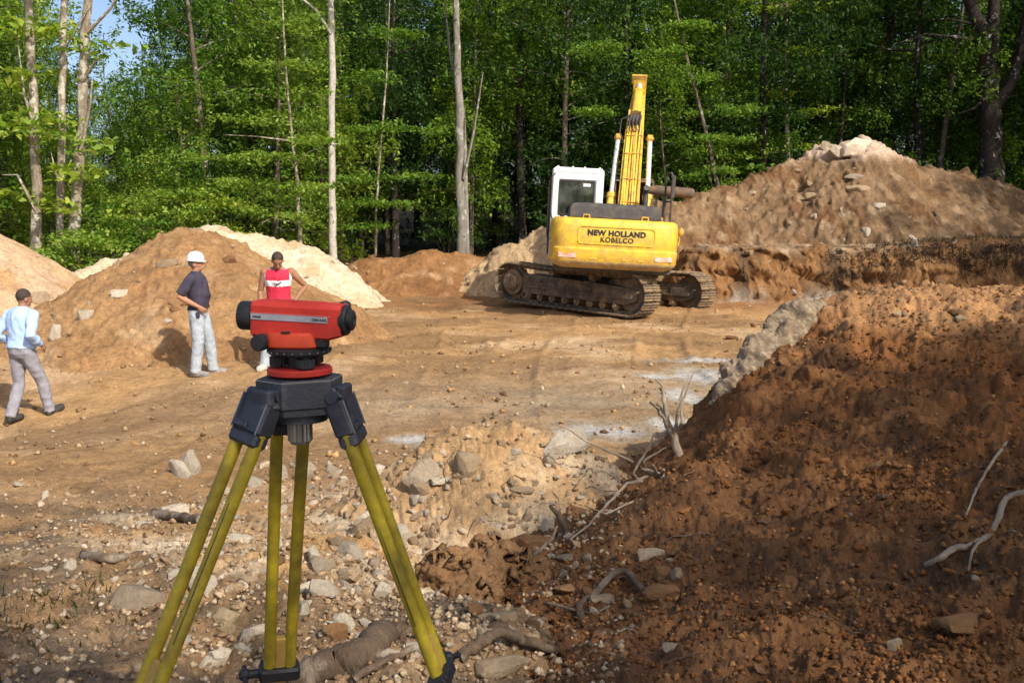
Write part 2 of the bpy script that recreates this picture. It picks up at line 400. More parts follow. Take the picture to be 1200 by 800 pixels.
def h_bank(x, y):
    e = bank_front(x); d = y - e
    top = 1.35 + .25 * ss(8, 13, x) + .10 * fbm(x, y, 1.0, 3, 205)
    ends = ss(3.4, 5.2, x)
    z = -.25 + (top + .25) * ss(-1.25, .25, d + .35 * fbm(x, y, .9, 4, 207)) * ends * ss(6.5, 5, d)
    w = ss(.1, .5, z) * ss(1.5, 1.1, z)
    z = z + w * (.18 * fbm(x * 2.2, y, 1.2, 4, 209, .6, True)) + .06 * fbm(x, y, 2.7, 4, 211)
    return z + lumps(x, y, .6, .35, .1, .4, 213) * .8 + lumps(x, y, .22, .45, .15, .42, 214) * .8
def h_big(x, y): return h_big0(x, y)
ALL_H = [h_ground, h_mound, h_heap, h_left, h_brown, h_pale, h_berm, h_big, h_bank]
def in_mound(x, y): return (y < 12.5) & (x > -1.6)
def surf(x, y):
    x = np.asarray(x, float); y = np.asarray(y, float); sh = x.shape; x = x.ravel(); y = y.ravel()
    z = h_ground(x, y)
    for f, k in ((h_mound, in_mound(x, y)), (h_heap, (np.abs(x + .1) < 2.2) & (y > 4.6) & (y < 8.6)), (h_left, (y > 13) & (x < -3)), (h_brown, (y > 13) & (y < 24) & (x < 1)), (h_pale, (y > 18) & (y < 29) & (x < 1)), (h_berm, (y > 25) & (x < 2)), (h_big, (y > 23) & (x > -2)), (h_bank, (y > 22) & (x > 3))):
        if k.any(): z[k] = np.maximum(z[k], f(x[k], y[k]))
    return z.reshape(sh)
def hit(px, py, d0=2.3, d1=45):
    """where the sight lines through photo positions meet the ground"""
    px = np.atleast_1d(np.asarray(px, float)); py = np.atleast_1d(np.asarray(py, float))
    ds = np.exp(np.linspace(math.log(d0), math.log(d1), 120))
    a = (px - 600) / FPX; b = -(py - 400) / FPX
    dy = math.cos(PITCH) + b * math.sin(PITCH); dz = -math.sin(PITCH) + b * math.cos(PITCH)
    sx = a / dy; sz = dz / dy
    X = sx[:, None] * ds[None]; Y = np.broadcast_to(ds[None], X.shape); Z = CAM_Z + sz[:, None] * ds[None]
    below = Z < surf(X, Y); i = np.argmax(below, 1); ok = below.any(1)
    i0 = np.maximum(i - 1, 0); lo = ds[i0]; hi = ds[i]
    for _ in range(7):
        mid = (lo + hi) / 2; bl = (CAM_Z + sz * mid) < surf(sx * mid, mid)
        hi = np.where(bl, mid, hi); lo = np.where(bl, lo, mid)
    return np.stack([sx * hi, hi, CAM_Z + sz * hi], 1), ok

# ------------------------------------------------------------------ soil colours (kinds of earth, with some painted light and shade)
C_TAN = (.47, .285, .128); C_SAND = (.55, .38, .22); C_RED = (.36, .17, .065); C_EXC_SHADOW = (.19, .105, .052); C_PALE = (.60, .49, .34)
C_BROWN = (.30, .18, .085); C_GREY = (.36, .29, .20); C_WHITE = (.52, .50, .475); C_LITTER = (.055, .042, .022); C_HUMUS_SHADE = (.13, .09, .06)
def blotch(x, y, f, seed, a, b, o=4): return ss(a, b, fbm(x, y, f, o, seed))
def tint_ground(x, y, z):
    c = mixc(C_TAN, C_SAND, blotch(x, y, .5, 301, -.1, .4))
    c = mixc(c, C_BROWN, blotch(x * .6, y, .45, 303, -.18, .16) * .9)
    c = mixc(c, C_BROWN, blotch(x * .5, y * 1.4, 1.6, 304, .0, .3) * .6)
    c = mixc(c, C_GREY, .75 * np.exp(-(((x - .6) / 4.2) ** 2 + ((y - 11.2) / 2.6) ** 2)) * (.6 + .4 * blotch(x, y, 1, 305, -.2, .3)))
    c = mixc(c, C_BROWN, .6 * np.exp(-(((x + 2.0) / 5) ** 2 + ((y - 9.5) / 1.6) ** 2)))
    c = mixc(c, C_RED, .7 * ss(21, 25, y) * blotch(x, y, .5, 307, -.3, .2))
    c = mixc(c, C_EXC_SHADOW, .85 * np.exp(-(((x + 1.6) / 2.1) ** 2 + ((y - 25.2) / 2.2) ** 2)) * ss(-.5, .1, fbm(x, y, .9, 3, 309)))  # excavator's cast shadow, painted into the ground colour
    # pale grey to white patches on the floor
    wp = 0
    for (px, py, rx, ry) in ((705, 505, .55, .42), (825, 440, .55, .8), (800, 462, .3, .5), (785, 500, .3, .3), (530, 516, .45, .22), (480, 512, .25, .2), (845, 470, .4, .5), (770, 440, .3, .3), (830, 420, .8, .3)):
        q = P(px, py, 9); k = (CAM_Z - .03) / (CAM_Z - q[2]); cx, cy = q[0] * k, 9 * k
        wp = np.maximum(wp, np.exp(-(((x - cx) / rx) ** 2 + ((y - cy) / ry) ** 2)))
    c = mixc(c, C_GREY, .8 * ss(.15, .4, wp + .2 * fbm(x, y, 2.2, 4, 311)))
    c = mixc(c, C_WHITE, .85 * ss(.38, .85, wp + .5 * fbm(x, y, 2.6, 5, 311)))
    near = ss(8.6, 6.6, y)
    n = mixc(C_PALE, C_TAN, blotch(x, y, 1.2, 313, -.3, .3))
    dk = ss(.1, .5, ss(5.6, 3.9, y) * .9 + ss(-1.6, -3.2, x) * .55 + .5 * fbm(x, y, .9, 4, 315) - .04)  # dark humus near left, with the shade there painted in too
    n = mixc(n, mixc(C_HUMUS_SHADE, C_BROWN, blotch(x, y, 1.6, 317, -.2, .3)), dk * .9)
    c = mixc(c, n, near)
    return mixc(c, C_LITTER, ss(31.5, 33.5, y + 1.2 * fbm(x, y, .5, 3, 319)))
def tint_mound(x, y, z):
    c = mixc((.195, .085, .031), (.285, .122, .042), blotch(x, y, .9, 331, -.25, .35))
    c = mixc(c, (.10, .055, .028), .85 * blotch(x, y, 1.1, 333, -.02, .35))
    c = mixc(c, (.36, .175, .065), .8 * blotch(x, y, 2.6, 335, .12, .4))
    c = mixc(c, (.46, .255, .115), ss(1.28, 1.52, z + .12 * fbm(x, y, 2, 3, 337)) * .85)  # sunlit crest: the light is painted in as a paler colour
    return mixc(c, (.15, .082, .042), ss(1.0, .5, z) * .6)  # darker towards the foot
def tint_heap(x, y, z):
    c = mixc((.44, .29, .15), (.52, .40, .265), blotch(x, y, 1.8, 341, -.1, .4))
    return mixc(c, (.42, .25, .12), blotch(x, y, 1.2, 343, .0, .35) * .8)
def tint_mix(a, b, c_, seed, f=.6):
    def g(x, y, z):
        c = mixc(a, b, blotch(x, y, f, seed, -.25, .3)); return mixc(c, c_, .85 * blotch(x, y, f * 2.2, seed + 2, .08, .4))
    return g
def tint_bank(x, y, z):
    c = mixc((.215, .112, .048), (.29, .155, .066), blotch(x, y, 1.2, 351, -.2, .3)); c = mixc(c, (.13, .08, .045), blotch(x * 1.8, y, 1.0, 353, .02, .3) * .9)
    c = mixc(c, (.42, .33, .23), ss(1.2, 1.6, z + .5 * fbm(x, y, 1.2, 4, 355)) * ss(11, 9, x) * .7)
    return mixc(c, (.35, .31, .26), ss(.5, .1, z) * blotch(x, y, .8, 357, -.2, .3) * .8)

def displaced(hf, sf, x, y):
    """relief pushed out along the slope's own normal rather than straight up"""
    z = hf(x, y); z0 = sf(x, y); e = .06; gx = np.clip((sf(x + e, y) - z0) / e, -1, 1); gy = np.clip((sf(x, y + e) - z0) / e, -1, 1); k = 1 / np.sqrt(1 + gx * gx + gy * gy); h = z - z0
    return x - gx * k * h, y - gy * k * h, z0 + k * h, z
def polar(angs, ds, hf, tf, cut=None, sf=None):
    A, D = np.meshgrid(angs, ds); X = np.sin(A) * D; Y = np.cos(A) * D
    sh = X.shape; x = X.ravel(); y = Y.ravel()
    if sf is None: z = hf(x, y); xd, yd, zd = x, y, z
    else: xd, yd, zd, z = displaced(hf, sf, x, y)
    t = tf(x, y, z)
    n, m = sh; idx = np.arange(n * m).reshape(n, m)
    F = np.stack([idx[:-1, :-1], idx[:-1, 1:], idx[1:, 1:], idx[1:, :-1]], -1).reshape(-1, 4)
    if cut is not None:
        keep = cut(x, y, z); F = F[keep[F].any(1)]
        used = np.unique(F); mp = np.full(n * m, -1); mp[used] = np.arange(len(used)); F = mp[F]
        xd, yd, zd, t = xd[used], yd[used], zd[used], t[used]
    return np.stack([xd, yd, zd], 1), F[:, ::-1], t
def logs(a, b, st): return np.exp(np.arange(math.log(a), math.log(b) + st, st))
# the ground: one sheet, fine where the picture looks, coarse elsewhere, out past the horizon
ang = np.r_[np.arange(-180, -36, 4), np.linspace(-36, -31, 8)[:-1], np.linspace(-31, 31, 720), np.linspace(31, 36, 8)[1:], np.arange(40, 181, 4)]
dst = np.r_[np.linspace(.02, 2.5, 14)[:-1], logs(2.5, 34, .0075), logs(36, 1500, .16)]
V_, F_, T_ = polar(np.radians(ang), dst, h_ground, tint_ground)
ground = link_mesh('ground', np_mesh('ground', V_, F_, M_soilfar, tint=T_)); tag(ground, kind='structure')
def pile_obj(name, a0, a1, d0, d1, hf, tf, da, dd, mat, label, cat='dirt pile', sink=.12, extra=None, group=None, post=None, sf=None):
    an = np.radians(np.arange(a0, a1, da)); ds = np.arange(d0, d1, dd) if dd > .02 else logs(d0, d1, dd)
    def cut(x, y, z):
        k = z > g_base(x, y) - sink
        return k & extra(x, y) if extra else k
    v, f, t = polar(an, ds, hf, tf, cut, sf)
    if post: v = post(v)
    o = link_mesh(name, np_mesh(name, v, f, mat, tint=t))
    return tag(o, label, cat, group)
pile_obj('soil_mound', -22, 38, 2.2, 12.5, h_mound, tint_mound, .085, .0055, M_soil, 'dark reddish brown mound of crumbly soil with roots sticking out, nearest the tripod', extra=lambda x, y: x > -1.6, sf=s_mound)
pile_obj('soil_heap', -14, 12, 5.2, 8.0, h_heap, tint_heap, .09, .0042, M_soil, 'small tan heap of sandy earth and stones behind the right tripod leg', sf=lambda x, y: _heap(x, y) - .08)
pile_obj('sand_pile', -48, -12, 15, 24, h_left, tint_mix(C_SAND, (.58, .40, .26), C_TAN, 361), .1, .05, M_soilfar, 'smooth pinkish sand pile behind the man in the blue shirt', sf=SMOOTH[101])
pile_obj('soil_pile', -34, 6, 12.8, 21, h_brown, tint_mix((.36, .215, .10), (.30, .17, .078), (.43, .285, .155), 363), .1, .045, M_soilfar, 'smooth brown soil pile behind the man in the white hard hat', sf=SMOOTH[121])
pile_obj('rubble_pile', -32, 6, 19, 28, h_pale, tint_mix((.66, .53, .38), (.62, .47, .31), (.50, .35, .2), 365), .1, .05, M_soilfar, 'pale cream pile of sand and rubble behind the brown pile', sf=SMOOTH[141])
pile_obj('earth_berm', -15, 2, 26.5, 33, h_berm, tint_mix((.30, .155, .065), (.23, .115, .05), (.42, .26, .14), 367), .08, .07, M_soilfar, 'low reddish earth berm along the foot of the dark trees', sf=SMOOTH[161])
def tint_big(x, y, z):
    c = mixc((.185, .118, .064), (.255, .165, .092), blotch(x, y, .7, 371, -.25, .3)); c = mixc(c, (.17, .09, .042), blotch(x, y, .9, 373, .0, .35) * .85); c = mixc(c, (.36, .26, .16), blotch(x, y, 2.3, 377, .1, .4) * .7)
    c = mixc(c, (.56, .42, .31), ss(3.75, 4.15, z + .25 * fbm(x, y, 1.3, 3, 375)))
    return mixc(c, (.44, .31, .18), ss(3.5, 1.5, x))
pile_obj('excavated_pile', -4, 34, 23.5, 35, h_big, tint_big, .075, .06, M_soilfar, 'big grey brown pile of dug earth behind the excavator, with a pale peak', sf=SMOOTH[181])
def shift_bank(v):
    w = ss(.05, .35, v[:, 2]) * ss(1.6, 1.2, v[:, 2]); v = v.copy()
    v[:, 1] += w * (.45 * fbm(v[:, 0] * 1.1, v[:, 2] * 2.2, 1.3, 4, 381) - .25 * np.abs(fbm(v[:, 0], v[:, 2] * 1.5, 2.8, 3, 383)))
    v[:, 0] += w * .2 * fbm(v[:, 0], v[:, 2] * 2.5, 1.7, 3, 385); return v
pile_obj('earth_bank', 6, 38, 23.0, 34, h_bank, tint_bank, .075, .05, M_soilfar, 'cut earth bank with a steep dark face below the big pile', 'earth bank', post=shift_bank)
# ------------------------------------------------------------------ forest
M_barkg = bark_mat('bark_grey', (.16, .13, .10), (.09, .07, .05), (.34, .31, .26))
M_barkpale = bark_mat('bark_pale', (.36, .30, .22), (.17, .13, .09), (.52, .48, .40), (.50, .6))
M_birch = bark_mat('bark_birch', (.55, .52, .46), (.40, .36, .30), (.10, .085, .07), (.60, .68), .9)
M_barkdark = bark_mat('bark_dark', (.045, .037, .03), (.025, .02, .016), (.40, .38, .36), (.60, .66), .6)
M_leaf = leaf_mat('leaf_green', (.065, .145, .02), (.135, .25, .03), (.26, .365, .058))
M_leaf_lit = leaf_mat('leaf_yellow_green_lit', (.125, .225, .028), (.25, .365, .045), (.42, .48, .11))  # brighter copy for sunlit trees, light put into the leaf colour
M_leaf_shade = leaf_mat('leaf_shaded', (.022, .055, .012), (.045, .10, .018), (.085, .155, .028), .38)  # darker copy for shaded trees, shade put into the leaf colour
def leaves(pos, nrm_tilt, size, r, aspect=.55, az=None):
    """rhombic leaves, slightly folded along the rib: 4 vertices, two triangles each"""
    n = len(pos); az = r.uniform(0, 2 * np.pi, n) if az is None else az
    tl = r.normal(0, nrm_tilt, n); t2 = r.normal(0, nrm_tilt, n)
    L = size * r.uniform(.6, 1.35, n)
    d = np.stack([np.cos(az) * np.cos(tl), np.sin(az) * np.cos(tl), np.sin(tl)], 1)
    s = np.stack([-np.sin(az) * np.cos(t2), np.cos(az) * np.cos(t2), np.sin(t2)], 1)
    up = np.cross(d, s)
    a = pos - d * (L * .5)[:, None]; c = pos + d * (L * .5)[:, None] - up * (L * .12)[:, None]
    b = pos + s * (L * aspect * .5)[:, None] + up * (L * .06)[:, None]; e = pos - s * (L * aspect * .5)[:, None] + up * (L * .06)[:, None]
    V = np.stack([a, b, c, e], 1).reshape(-1, 3); F = np.arange(4 * n).reshape(n, 4); return V, F
def spray_tree(seed, H, base, rad, nbr, nleaf, lsize, prof='oval', trunk_r=.12, lean=(0, 0), tilt=.58, droop=.35, flat=.17, top_fill=1.0):
    """returns trunk MB and crown arrays: limbs carry flat leafy sprays as understory hardwoods do"""
    r = np.random.default_rng(seed); mb = MB()
    kx, ky = r.normal(0, .12, 2)
    def tp(t): return np.array([lean[0] * t + kx * math.sin(t * 5 + seed), lean[1] * t + ky * math.sin(t * 4 + 1 + seed), H * t])
    mb.tube([tp(t) - np.array([0, 0, .3 if t == 0 else 0]) for t in np.linspace(0, 1, 11)], [trunk_r * (1.25 if i == 0 else (1 - .085 * i)) for i in range(11)], 8)
    P_, Z_ = [], []
    wsum = []; brs = []
    for k in range(nbr):
        t = (base + (H - base) * (k + r.uniform(0, 1)) / nbr) / H; u = (t * H - base) / (H - base)
        if prof == 'oval': w = rad * (.45 + .55 * math.sin(math.pi * min(1, u * .85 + .12))) * (1 - .55 * max(0, u - .5))
        elif prof == 'cone': w = rad * (1 - .8 * u) + .2
        else: w = rad * (1 - .35 * u)
        w *= r.uniform(.65, 1.2); az = r.uniform(0, 2 * np.pi) + k * 2.4
        el = r.uniform(.0, .5) + .5 * u * u
        p0 = tp(t); d = np.array([math.cos(az) * math.cos(el), math.sin(az) * math.cos(el), math.sin(el)])
        br = [p0 + d * w * q - np.array([0, 0, droop * w * q * q * .6]) for q in np.linspace(0, 1, 5)]
        mb.tube(br, [trunk_r * .30 * (1 - .8 * t) + .008, trunk_r * .2 * (1 - t) + .007, .011, .008, .004], 4, caps=False)
        brs.append((p0, d, w, az)); wsum.append(w * w + .3)
    wsum = np.array(wsum) / sum(wsum)
    for (p0, d, w, az), q in zip(brs, wsum):
        n = int(nleaf * q); t = r.uniform(.12, 1.08, n) ** .75
        side = np.array([-math.sin(az), math.cos(az), 0])
        # twigs leave the limb alternately; leaves crowd along the twigs
        ntw = max(4, int(w * 5)); tw = r.integers(0, ntw, n); t0 = (tw + .5) / ntw
        l = r.uniform(0, 1, n) ** .7 * w * .42 * (1.05 - t0 * .7) * (1 if True else 0); sg = np.where(tw % 2 == 0, 1, -1)
        tt = t0 * .92 + l / max(w, .1) * .55
        pos = p0 + d * (w * tt)[:, None] + side * (l * sg)[:, None] - np.array([0, 0, 1]) * ((droop * w * tt * tt * .6) + .18 * l)[:, None]
        ph = r.normal(0, .22, ntw)[tw]
        pos = pos + np.stack([r.normal(0, .05, n), r.normal(0, .05, n), r.normal(0, flat, n) + ph], 1)
        P_.append(pos)
    pos = np.concatenate(P_); V, F = leaves(pos, tilt, lsize, r); return mb, V, F
def tree_obj(name, loc, spec, barkm, leafm, label=None, group=None, rot=0, scale=1, cat='tree'):
    mb, V, F = spray_tree(**spec); t = empty(name, loc, (0, 0, rot)); t.scale = (scale,) * 3
    mb.build('trunk', barkm, t, 60); link_mesh('crown', np_mesh('crown', V, F, leafm, smooth=False), t)
    return tag(t, label, cat, group)
def gz(x, y): return float(h_ground(np.array([x]), np.array([y]))[0])
# kinds of tree; each copied many times
kinds = [
 dict(seed=11, H=11, base=1.2, rad=2.6, nbr=34, nleaf=9500, lsize=.15, trunk_r=.10, tilt=.6, flat=.16),
 dict(seed=12, H=13, base=.8, rad=2.9, nbr=38, nleaf=10500, lsize=.15, trunk_r=.13),
 dict(seed=13, H=9, base=.3, rad=2.3, nbr=30, nleaf=8000, lsize=.14, trunk_r=.08),
 dict(seed=14, H=15, base=3.2, rad=3.4, nbr=36, nleaf=10500, lsize=.16, trunk_r=.17, tilt=.75, flat=.22, droop=.15),
 dict(seed=15, H=16, base=4.5, rad=3.2, nbr=34, nleaf=9500, lsize=.16, trunk_r=.19, tilt=.7, flat=.2, droop=.5),
 dict(seed=16, H=6, base=.2, rad=2.0, nbr=24, nleaf=6000, lsize=.14, trunk_r=.05),
]
mats_a = [M_leaf, M_leaf_lit, M_leaf_lit, M_leaf, M_leaf_shade, M_leaf]
SRC = {}
LANDMARKS = ((44, 'the outermost slim trunk'), (120, 'the gap of sky'), (228, 'the top of the brown pile'), (310, 'the pale rubble pile'), (390, 'the white birch'), (470, 'the earth berm'), (540, 'the grey twin trunk'), (610, 'the left slope of the big pile'), (680, 'the excavator cab'), (745, 'the excavator boom'), (850, 'the leaning tree'), (922, 'the straight pale trunk'), (1010, 'the pale peak'), (1078, 'the dark trunk with bare boughs'), (1160, 'the big forked tree'))
used_labels = set()
def where(px, desc):
    for q, nm in sorted(LANDMARKS, key=lambda l: abs(l[0] - px)):
        for rel in (('directly behind ' if abs(px - q) < 14 else 'just right of ' if px > q else 'just left of '), 'further back behind '):
            l = desc + rel + nm
            if l not in used_labels: used_labels.add(l); return l
    return desc
def forest_tree(k, x, y, leafm, label, group, rot=None, scale=None, name='forest_tree'):
    key = (k, leafm.name)
    if key not in SRC:
        same = [v for (kk, _), v in SRC.items() if kk == k]
        if same:
            o = copy_tree(same[0])
            for ch in o.children:
                if ch.name.startswith('crown'): ch.data = ch.data.copy(); ch.data.materials.clear(); ch.data.materials.append(leafm)
        else: o = tree_obj(name, (0, 0, 0), kinds[k], M_barkg if k < 3 else M_barkdark, leafm)
        SRC[key] = o
    else: o = copy_tree(SRC[key])
    o.name = name; o.location = (x, y, gz(x, y) - .1); o.rotation_euler = (random.gauss(0, .03), random.gauss(0, .03), rot if rot is not None else random.uniform(0, 6.28))
    o.scale = (scale or random.uniform(.85, 1.15),) * 3
    return tag(o, label, 'tree', group)
def at_px(px, Y): return (px - 600) / FPX * Y
def edge_y(px): return 33.5 if px > 380 else 31 - (380 - px) * .009
lab_a = 'bright green leafy tree at the sunlit forest edge behind the pale rubble pile'
lab_b = 'dark green leafy tree at the shaded forest edge behind the excavator'
lab_c = 'forest tree standing deep among the others, behind the forest edge'
for i, px in enumerate(np.arange(-210, 400, 52)):                  # sunlit edge
    px = px + random.uniform(-16, 16); Y = edge_y(px) + random.uniform(-.8, 1.5)
    k = [2, 1, 0, 2, 5, 1, 2, 0][i % 8]
    if 40 < px < 225: k = 2
    forest_tree(k, at_px(px, Y), Y, M_leaf_lit if i % 3 else M_leaf, where(px, 'bright green tree in the front row ') if -20 < px < 1220 else lab_a, 'trees along the sunlit forest edge', scale=random.uniform(.58, .68) if 40 < px < 225 else None)
for i, px in enumerate(np.arange(-230, 420, 58)):
    px = px + random.uniform(-20, 20); Y = edge_y(px) + random.uniform(3.0, 6.0)
    if 45 < px < 235: forest_tree(2, at_px(px, Y), Y, M_leaf_lit, where(px, 'sunny green tree in the second row ') if -20 < px < 1220 else lab_a, 'trees along the sunlit forest edge', scale=.62); continue
    forest_tree([1, 0, 3, 1, 4][i % 5], at_px(px, Y), Y, [M_leaf, M_leaf_lit, M_leaf][i % 3], where(px, 'sunny green tree in the second row ') if -20 < px < 1220 else lab_a, 'trees along the sunlit forest edge')
for i, px in enumerate(np.arange(415, 1420, 60)):                  # shaded edge: crowns start higher
    px = px + random.uniform(-18, 18); Y = 34.5 + random.uniform(-.5, 2)
    forest_tree([1, 3, 0, 4, 1, 3, 2][i % 7], at_px(px, Y), Y, [M_leaf, M_leaf_shade, M_leaf][i % 3] if px < 820 else [M_leaf_shade, M_leaf][i % 2], where(px, 'dark green tree at the shaded edge ') if px < 1220 else lab_b, 'trees along the shaded forest edge')
for row, (Y0, st) in enumerate(((40, 66), (46, 66), (54, 60), (64, 54), (78, 48))):
    for i, px in enumerate(np.arange(-190, 1400, st)):
        px = px + random.uniform(-22, 22); Y = Y0 + random.uniform(-2, 2.5)
        gap = 45 < px < 225
        if gap and row < 3: continue
        forest_tree([3, 4, 1, 3, 0, 4][(i + row) % 6] if not gap else 2, at_px(px, Y), Y, M_leaf_shade if (i + row) % 3 else M_leaf, lab_c, 'trees deep in the forest', scale=random.uniform(.9, 1.2) if not gap else 1.0)
for i, px in enumerate(np.arange(-180, 1400, 34)):
    px = px + random.uniform(-14, 14); Y = random.uniform(39, 52)
    forest_tree([5, 2][i % 2], at_px(px, Y), Y, M_leaf_shade if i % 3 else M_leaf, 'low leafy young tree deep in the forest between the trunks', 'young trees deep in the forest', scale=random.uniform(.8, 1.1))
# named trees that stand out
def trunk_tree(name, pts, radii, bark, label, limbs=(), crown=None, leafm=None, n=9):
    t = empty(name, tuple(pts[0])); p0 = Vector(pts[0]); mb = MB()
    P2 = [Vector(p) - p0 for p in pts]
    Q = []; Rr = []
    for i in range(len(P2) - 1):
        for s in range(4):
            f = s / 4; q = P2[i].lerp(P2[i + 1], f); w = .25 * radii[i]
            Q.append(q + Vector((random.gauss(0, w), random.gauss(0, w), 0)) * (0 if i == 0 and s == 0 else .6)); Rr.append((radii[i] + (radii[i + 1] - radii[i]) * f) * random.uniform(.93, 1.07))
    Q.append(P2[-1]); Rr.append(radii[-1]); mb.tube(Q, Rr, n); mb.build('trunk', bark, t, 60)
    for lp, lr in limbs:
        m2 = MB(); LP = [Vector(p) - p0 for p in lp]; m2.tube(LP, [lr * (1 - .75 * i / (len(LP) - 1)) for i in range(len(LP))], 6); m2.build('limb', bark, t, 60)
    if crown is not None:
        V, F = crown; link_mesh('crown', np_mesh('crown', V - np.array(p0), F, leafm, smooth=False), t)
    return tag(t, label, 'tree')
def cloud(seed, centers, n, size, tilt=.5):
    """leafy sprays: flat clusters of leaves round the given points (x, y, z, rx, rz)"""
    r = np.random.default_rng(seed); out = []
    w = np.array([c[3] ** 2 for c in centers]); w = w / w.sum()
    for c, q in zip(centers, w):
        m = int(n * q); k = max(5, m // 45); sub = r.normal(0, 1, (k, 3)) * np.array([c[3] * .55, c[3] * .55, c[4] * .55])
        s = r.integers(0, k, m); pos = np.array(c[:3]) + sub[s] + r.normal(0, 1, (m, 3)) * np.array([.26, .26, .05]); out.append(pos)
    return leaves(np.concatenate(out), tilt, size, r, .6)
# three slender pale trunks in front of the bright edge
for (b, m_, tpx, rr, lab, lp) in (
    ((44, 312), (39, 120), (32, -60), .125, 'pale straight trunk, outermost of the three slim trees by the sand pile', (((40, 150), (28, 110), (20, 40)), ((44, 250), (20, 205), (2, 205)))),
    ((68, 316), (73, 130), (78, -60), .10, 'pale slim trunk standing between two others above the sand pile', (((73, 60), (92, 30), (110, -10)), ((72, 230), (60, 180)))),
    ((84, 318), (96, 140), (107, -60), .135, 'pale rough trunk with a forked limb, innermost of the slim trees', (((96, 95), (112, 72), (124, 62)), ((94, 180), (106, 120), (108, 92)), ((101, 40), (130, 10), (150, -30))))):
    Y = 25.5; pts = [P(b[0], b[1] + 8, Y), P((b[0] + m_[0]) / 2 + 1, (b[1] + m_[1]) / 2, Y), P(*m_, Y), P((m_[0] + tpx[0]) / 2 - 1, (m_[1] + tpx[1]) / 2, Y), P(*tpx, Y), P(tpx[0] + 2, -220, Y)]
    cs = []
    for q in range(7):
        py = random.uniform(-40, 270); px = np.interp(py, [-60, 310], [tpx[0], b[0]]) + random.gauss(0, 34); v = P(px, py, Y - random.uniform(-.8, .9)); cs.append((v.x, v.y, v.z, random.uniform(.4, .8), .18))
    for q in range(5):
        v = P(tpx[0] + random.gauss(0, 50), random.uniform(-260, -80), Y + random.gauss(0, 1)); cs.append((v.x, v.y, v.z, 1.1, .5))
    trunk_tree('slim_tree', pts, [rr * 1.15, rr, rr * .92, rr * .85, rr * .75, .04], M_barkpale, lab, [([P(*p, Y - .1 - .15 * i) for i, p in enumerate(l)], rr * .42) for l in lp], cloud(500 + b[0], cs, 1500, .24), M_leaf_lit)
v0 = [P(391, 306, 29), P(389, 200, 29), P(389, 90, 29), P(388, -40, 29), P(387, -170, 29)]
cs = [(P(388 + random.gauss(0, 45), random.uniform(-260, 0), 29).x, 29 + random.gauss(0, 1), P(388, random.uniform(-230, -20), 29).z, 1.0, .4) for _ in range(9)]
trunk_tree('birch_tree', v0, [.112, .100, .095, .085, .04], M_birch, 'white birch with a straight bare trunk beside the pale rubble pile', [([P(388, 40, 28.95), P(370, 12, 28.8), P(348, -6, 28.6), P(335, -20, 28.4)], .055), ([P(389, 170, 28.95), P(400, 168, 28.8)], .03)], cloud(601, cs, 2200, .15), M_leaf)
v0 = [P(541, 300, 32.5), P(539, 200, 32.5), P(537, 100, 32.5), P(535, 20, 32.5), P(531, -80, 32.5), P(530, -200, 32.5)]
cs = [(P(535 + random.gauss(0, 60), 0, 32.5).x, 32.5 + random.gauss(0, 1), P(535, random.uniform(-240, 10), 32.5).z, 1.1, .4) for _ in range(10)]
trunk_tree('beech_tree', v0, [.175, .135, .12, .11, .09, .05], bark_mat('bark_lichen', (.30, .28, .24), (.16, .14, .11), (.42, .41, .37)), 'grey mottled trunk rising with a thinner twin stem behind the earth berm', [([P(547, 298, 32.7), P(545, 200, 32.8), P(543, 130, 32.8), P(528, 70, 32.8), P(518, -30, 32.9)], .11), ([P(543, 210, 32.4), P(556, 150, 32.2), P(566, 85, 32)], .07)], cloud(602, cs, 2400, .16), M_leaf_shade)
def sapling(name, pts, r0, bark, label, cs, n, sz, leafm, seed, limbs=()): return trunk_tree(name, pts, [r0 * (1 - .8 * i / (len(pts) - 1)) for i in range(len(pts))], bark, label, limbs, cloud(seed, cs, n, sz), leafm, 6)
Y = 27.5
cs = [(*P(px, py, Y + dy), r, .12) for px, py, dy, r in ((340, 30, 0, .8), (330, 75, -.3, .9), (352, 110, .2, .7), (300, 140, -.4, .9), (365, 165, -.3, .9), (320, 185, -.2, 1.0), (280, 215, -.3, 1.0), (350, 225, -.4, .7), (335, 255, -.3, .8), (255, 185, 0, .9), (375, 215, .1, .6), (300, 245, -.2, .8), (230, 225, 0, .9))]
sapling('sapling', [P(352, 285, Y), P(348, 210, Y), P(339, 130, Y), P(334, 70, Y), P(331, 0, Y), P(330, -60, Y)], .055, M_barkpale, 'thin pale sapling with wide flat sprays of leaves beside the white birch', cs, 4200, .13, M_leaf_lit, 611,
    [([P(340, 165, Y), P(300, 160, Y - .2), P(262, 158, Y - .3)], .025), ([P(345, 195, Y), P(362, 178, Y - .2), P(378, 172, Y - .3)], .02), ([P(350, 262, Y), P(320, 255, Y - .2), P(305, 262, Y - .3)], .022)])
Y = 31
cs = [(*P(px, py, Y + dy), r, .12) for px, py, dy, r in ((460, 40, 0, 1.0), (440, 90, 0, .9), (430, 150, -.3, .9), (480, 150, 0, .8), (415, 210, -.2, 1.0), (450, 238, -.5, 1.0), (425, 265, -.6, .9), (480, 205, 0, .8), (405, 240, -.4, .9))]
sapling('sapling', [P(440, 300, Y), P(441, 240, Y), P(447, 160, Y), P(453, 90, Y), P(456, 20, Y), P(458, -40, Y)], .05, M_barkpale, 'thin straight sapling with drooping light green sprays in front of the dark hollow', cs, 3400, .14, M_leaf, 612)
Y = 31.5
cs = [(*P(px, py, Y), r, .15) for px, py, r in ((800, 30, 1.0), (815, 90, .9), (842, 165, 1.0), (850, 200, .9), (815, 205, .7), (860, 130, .9), (780, 60, .8), (700, 130, .9), (690, 60, 1.1))]
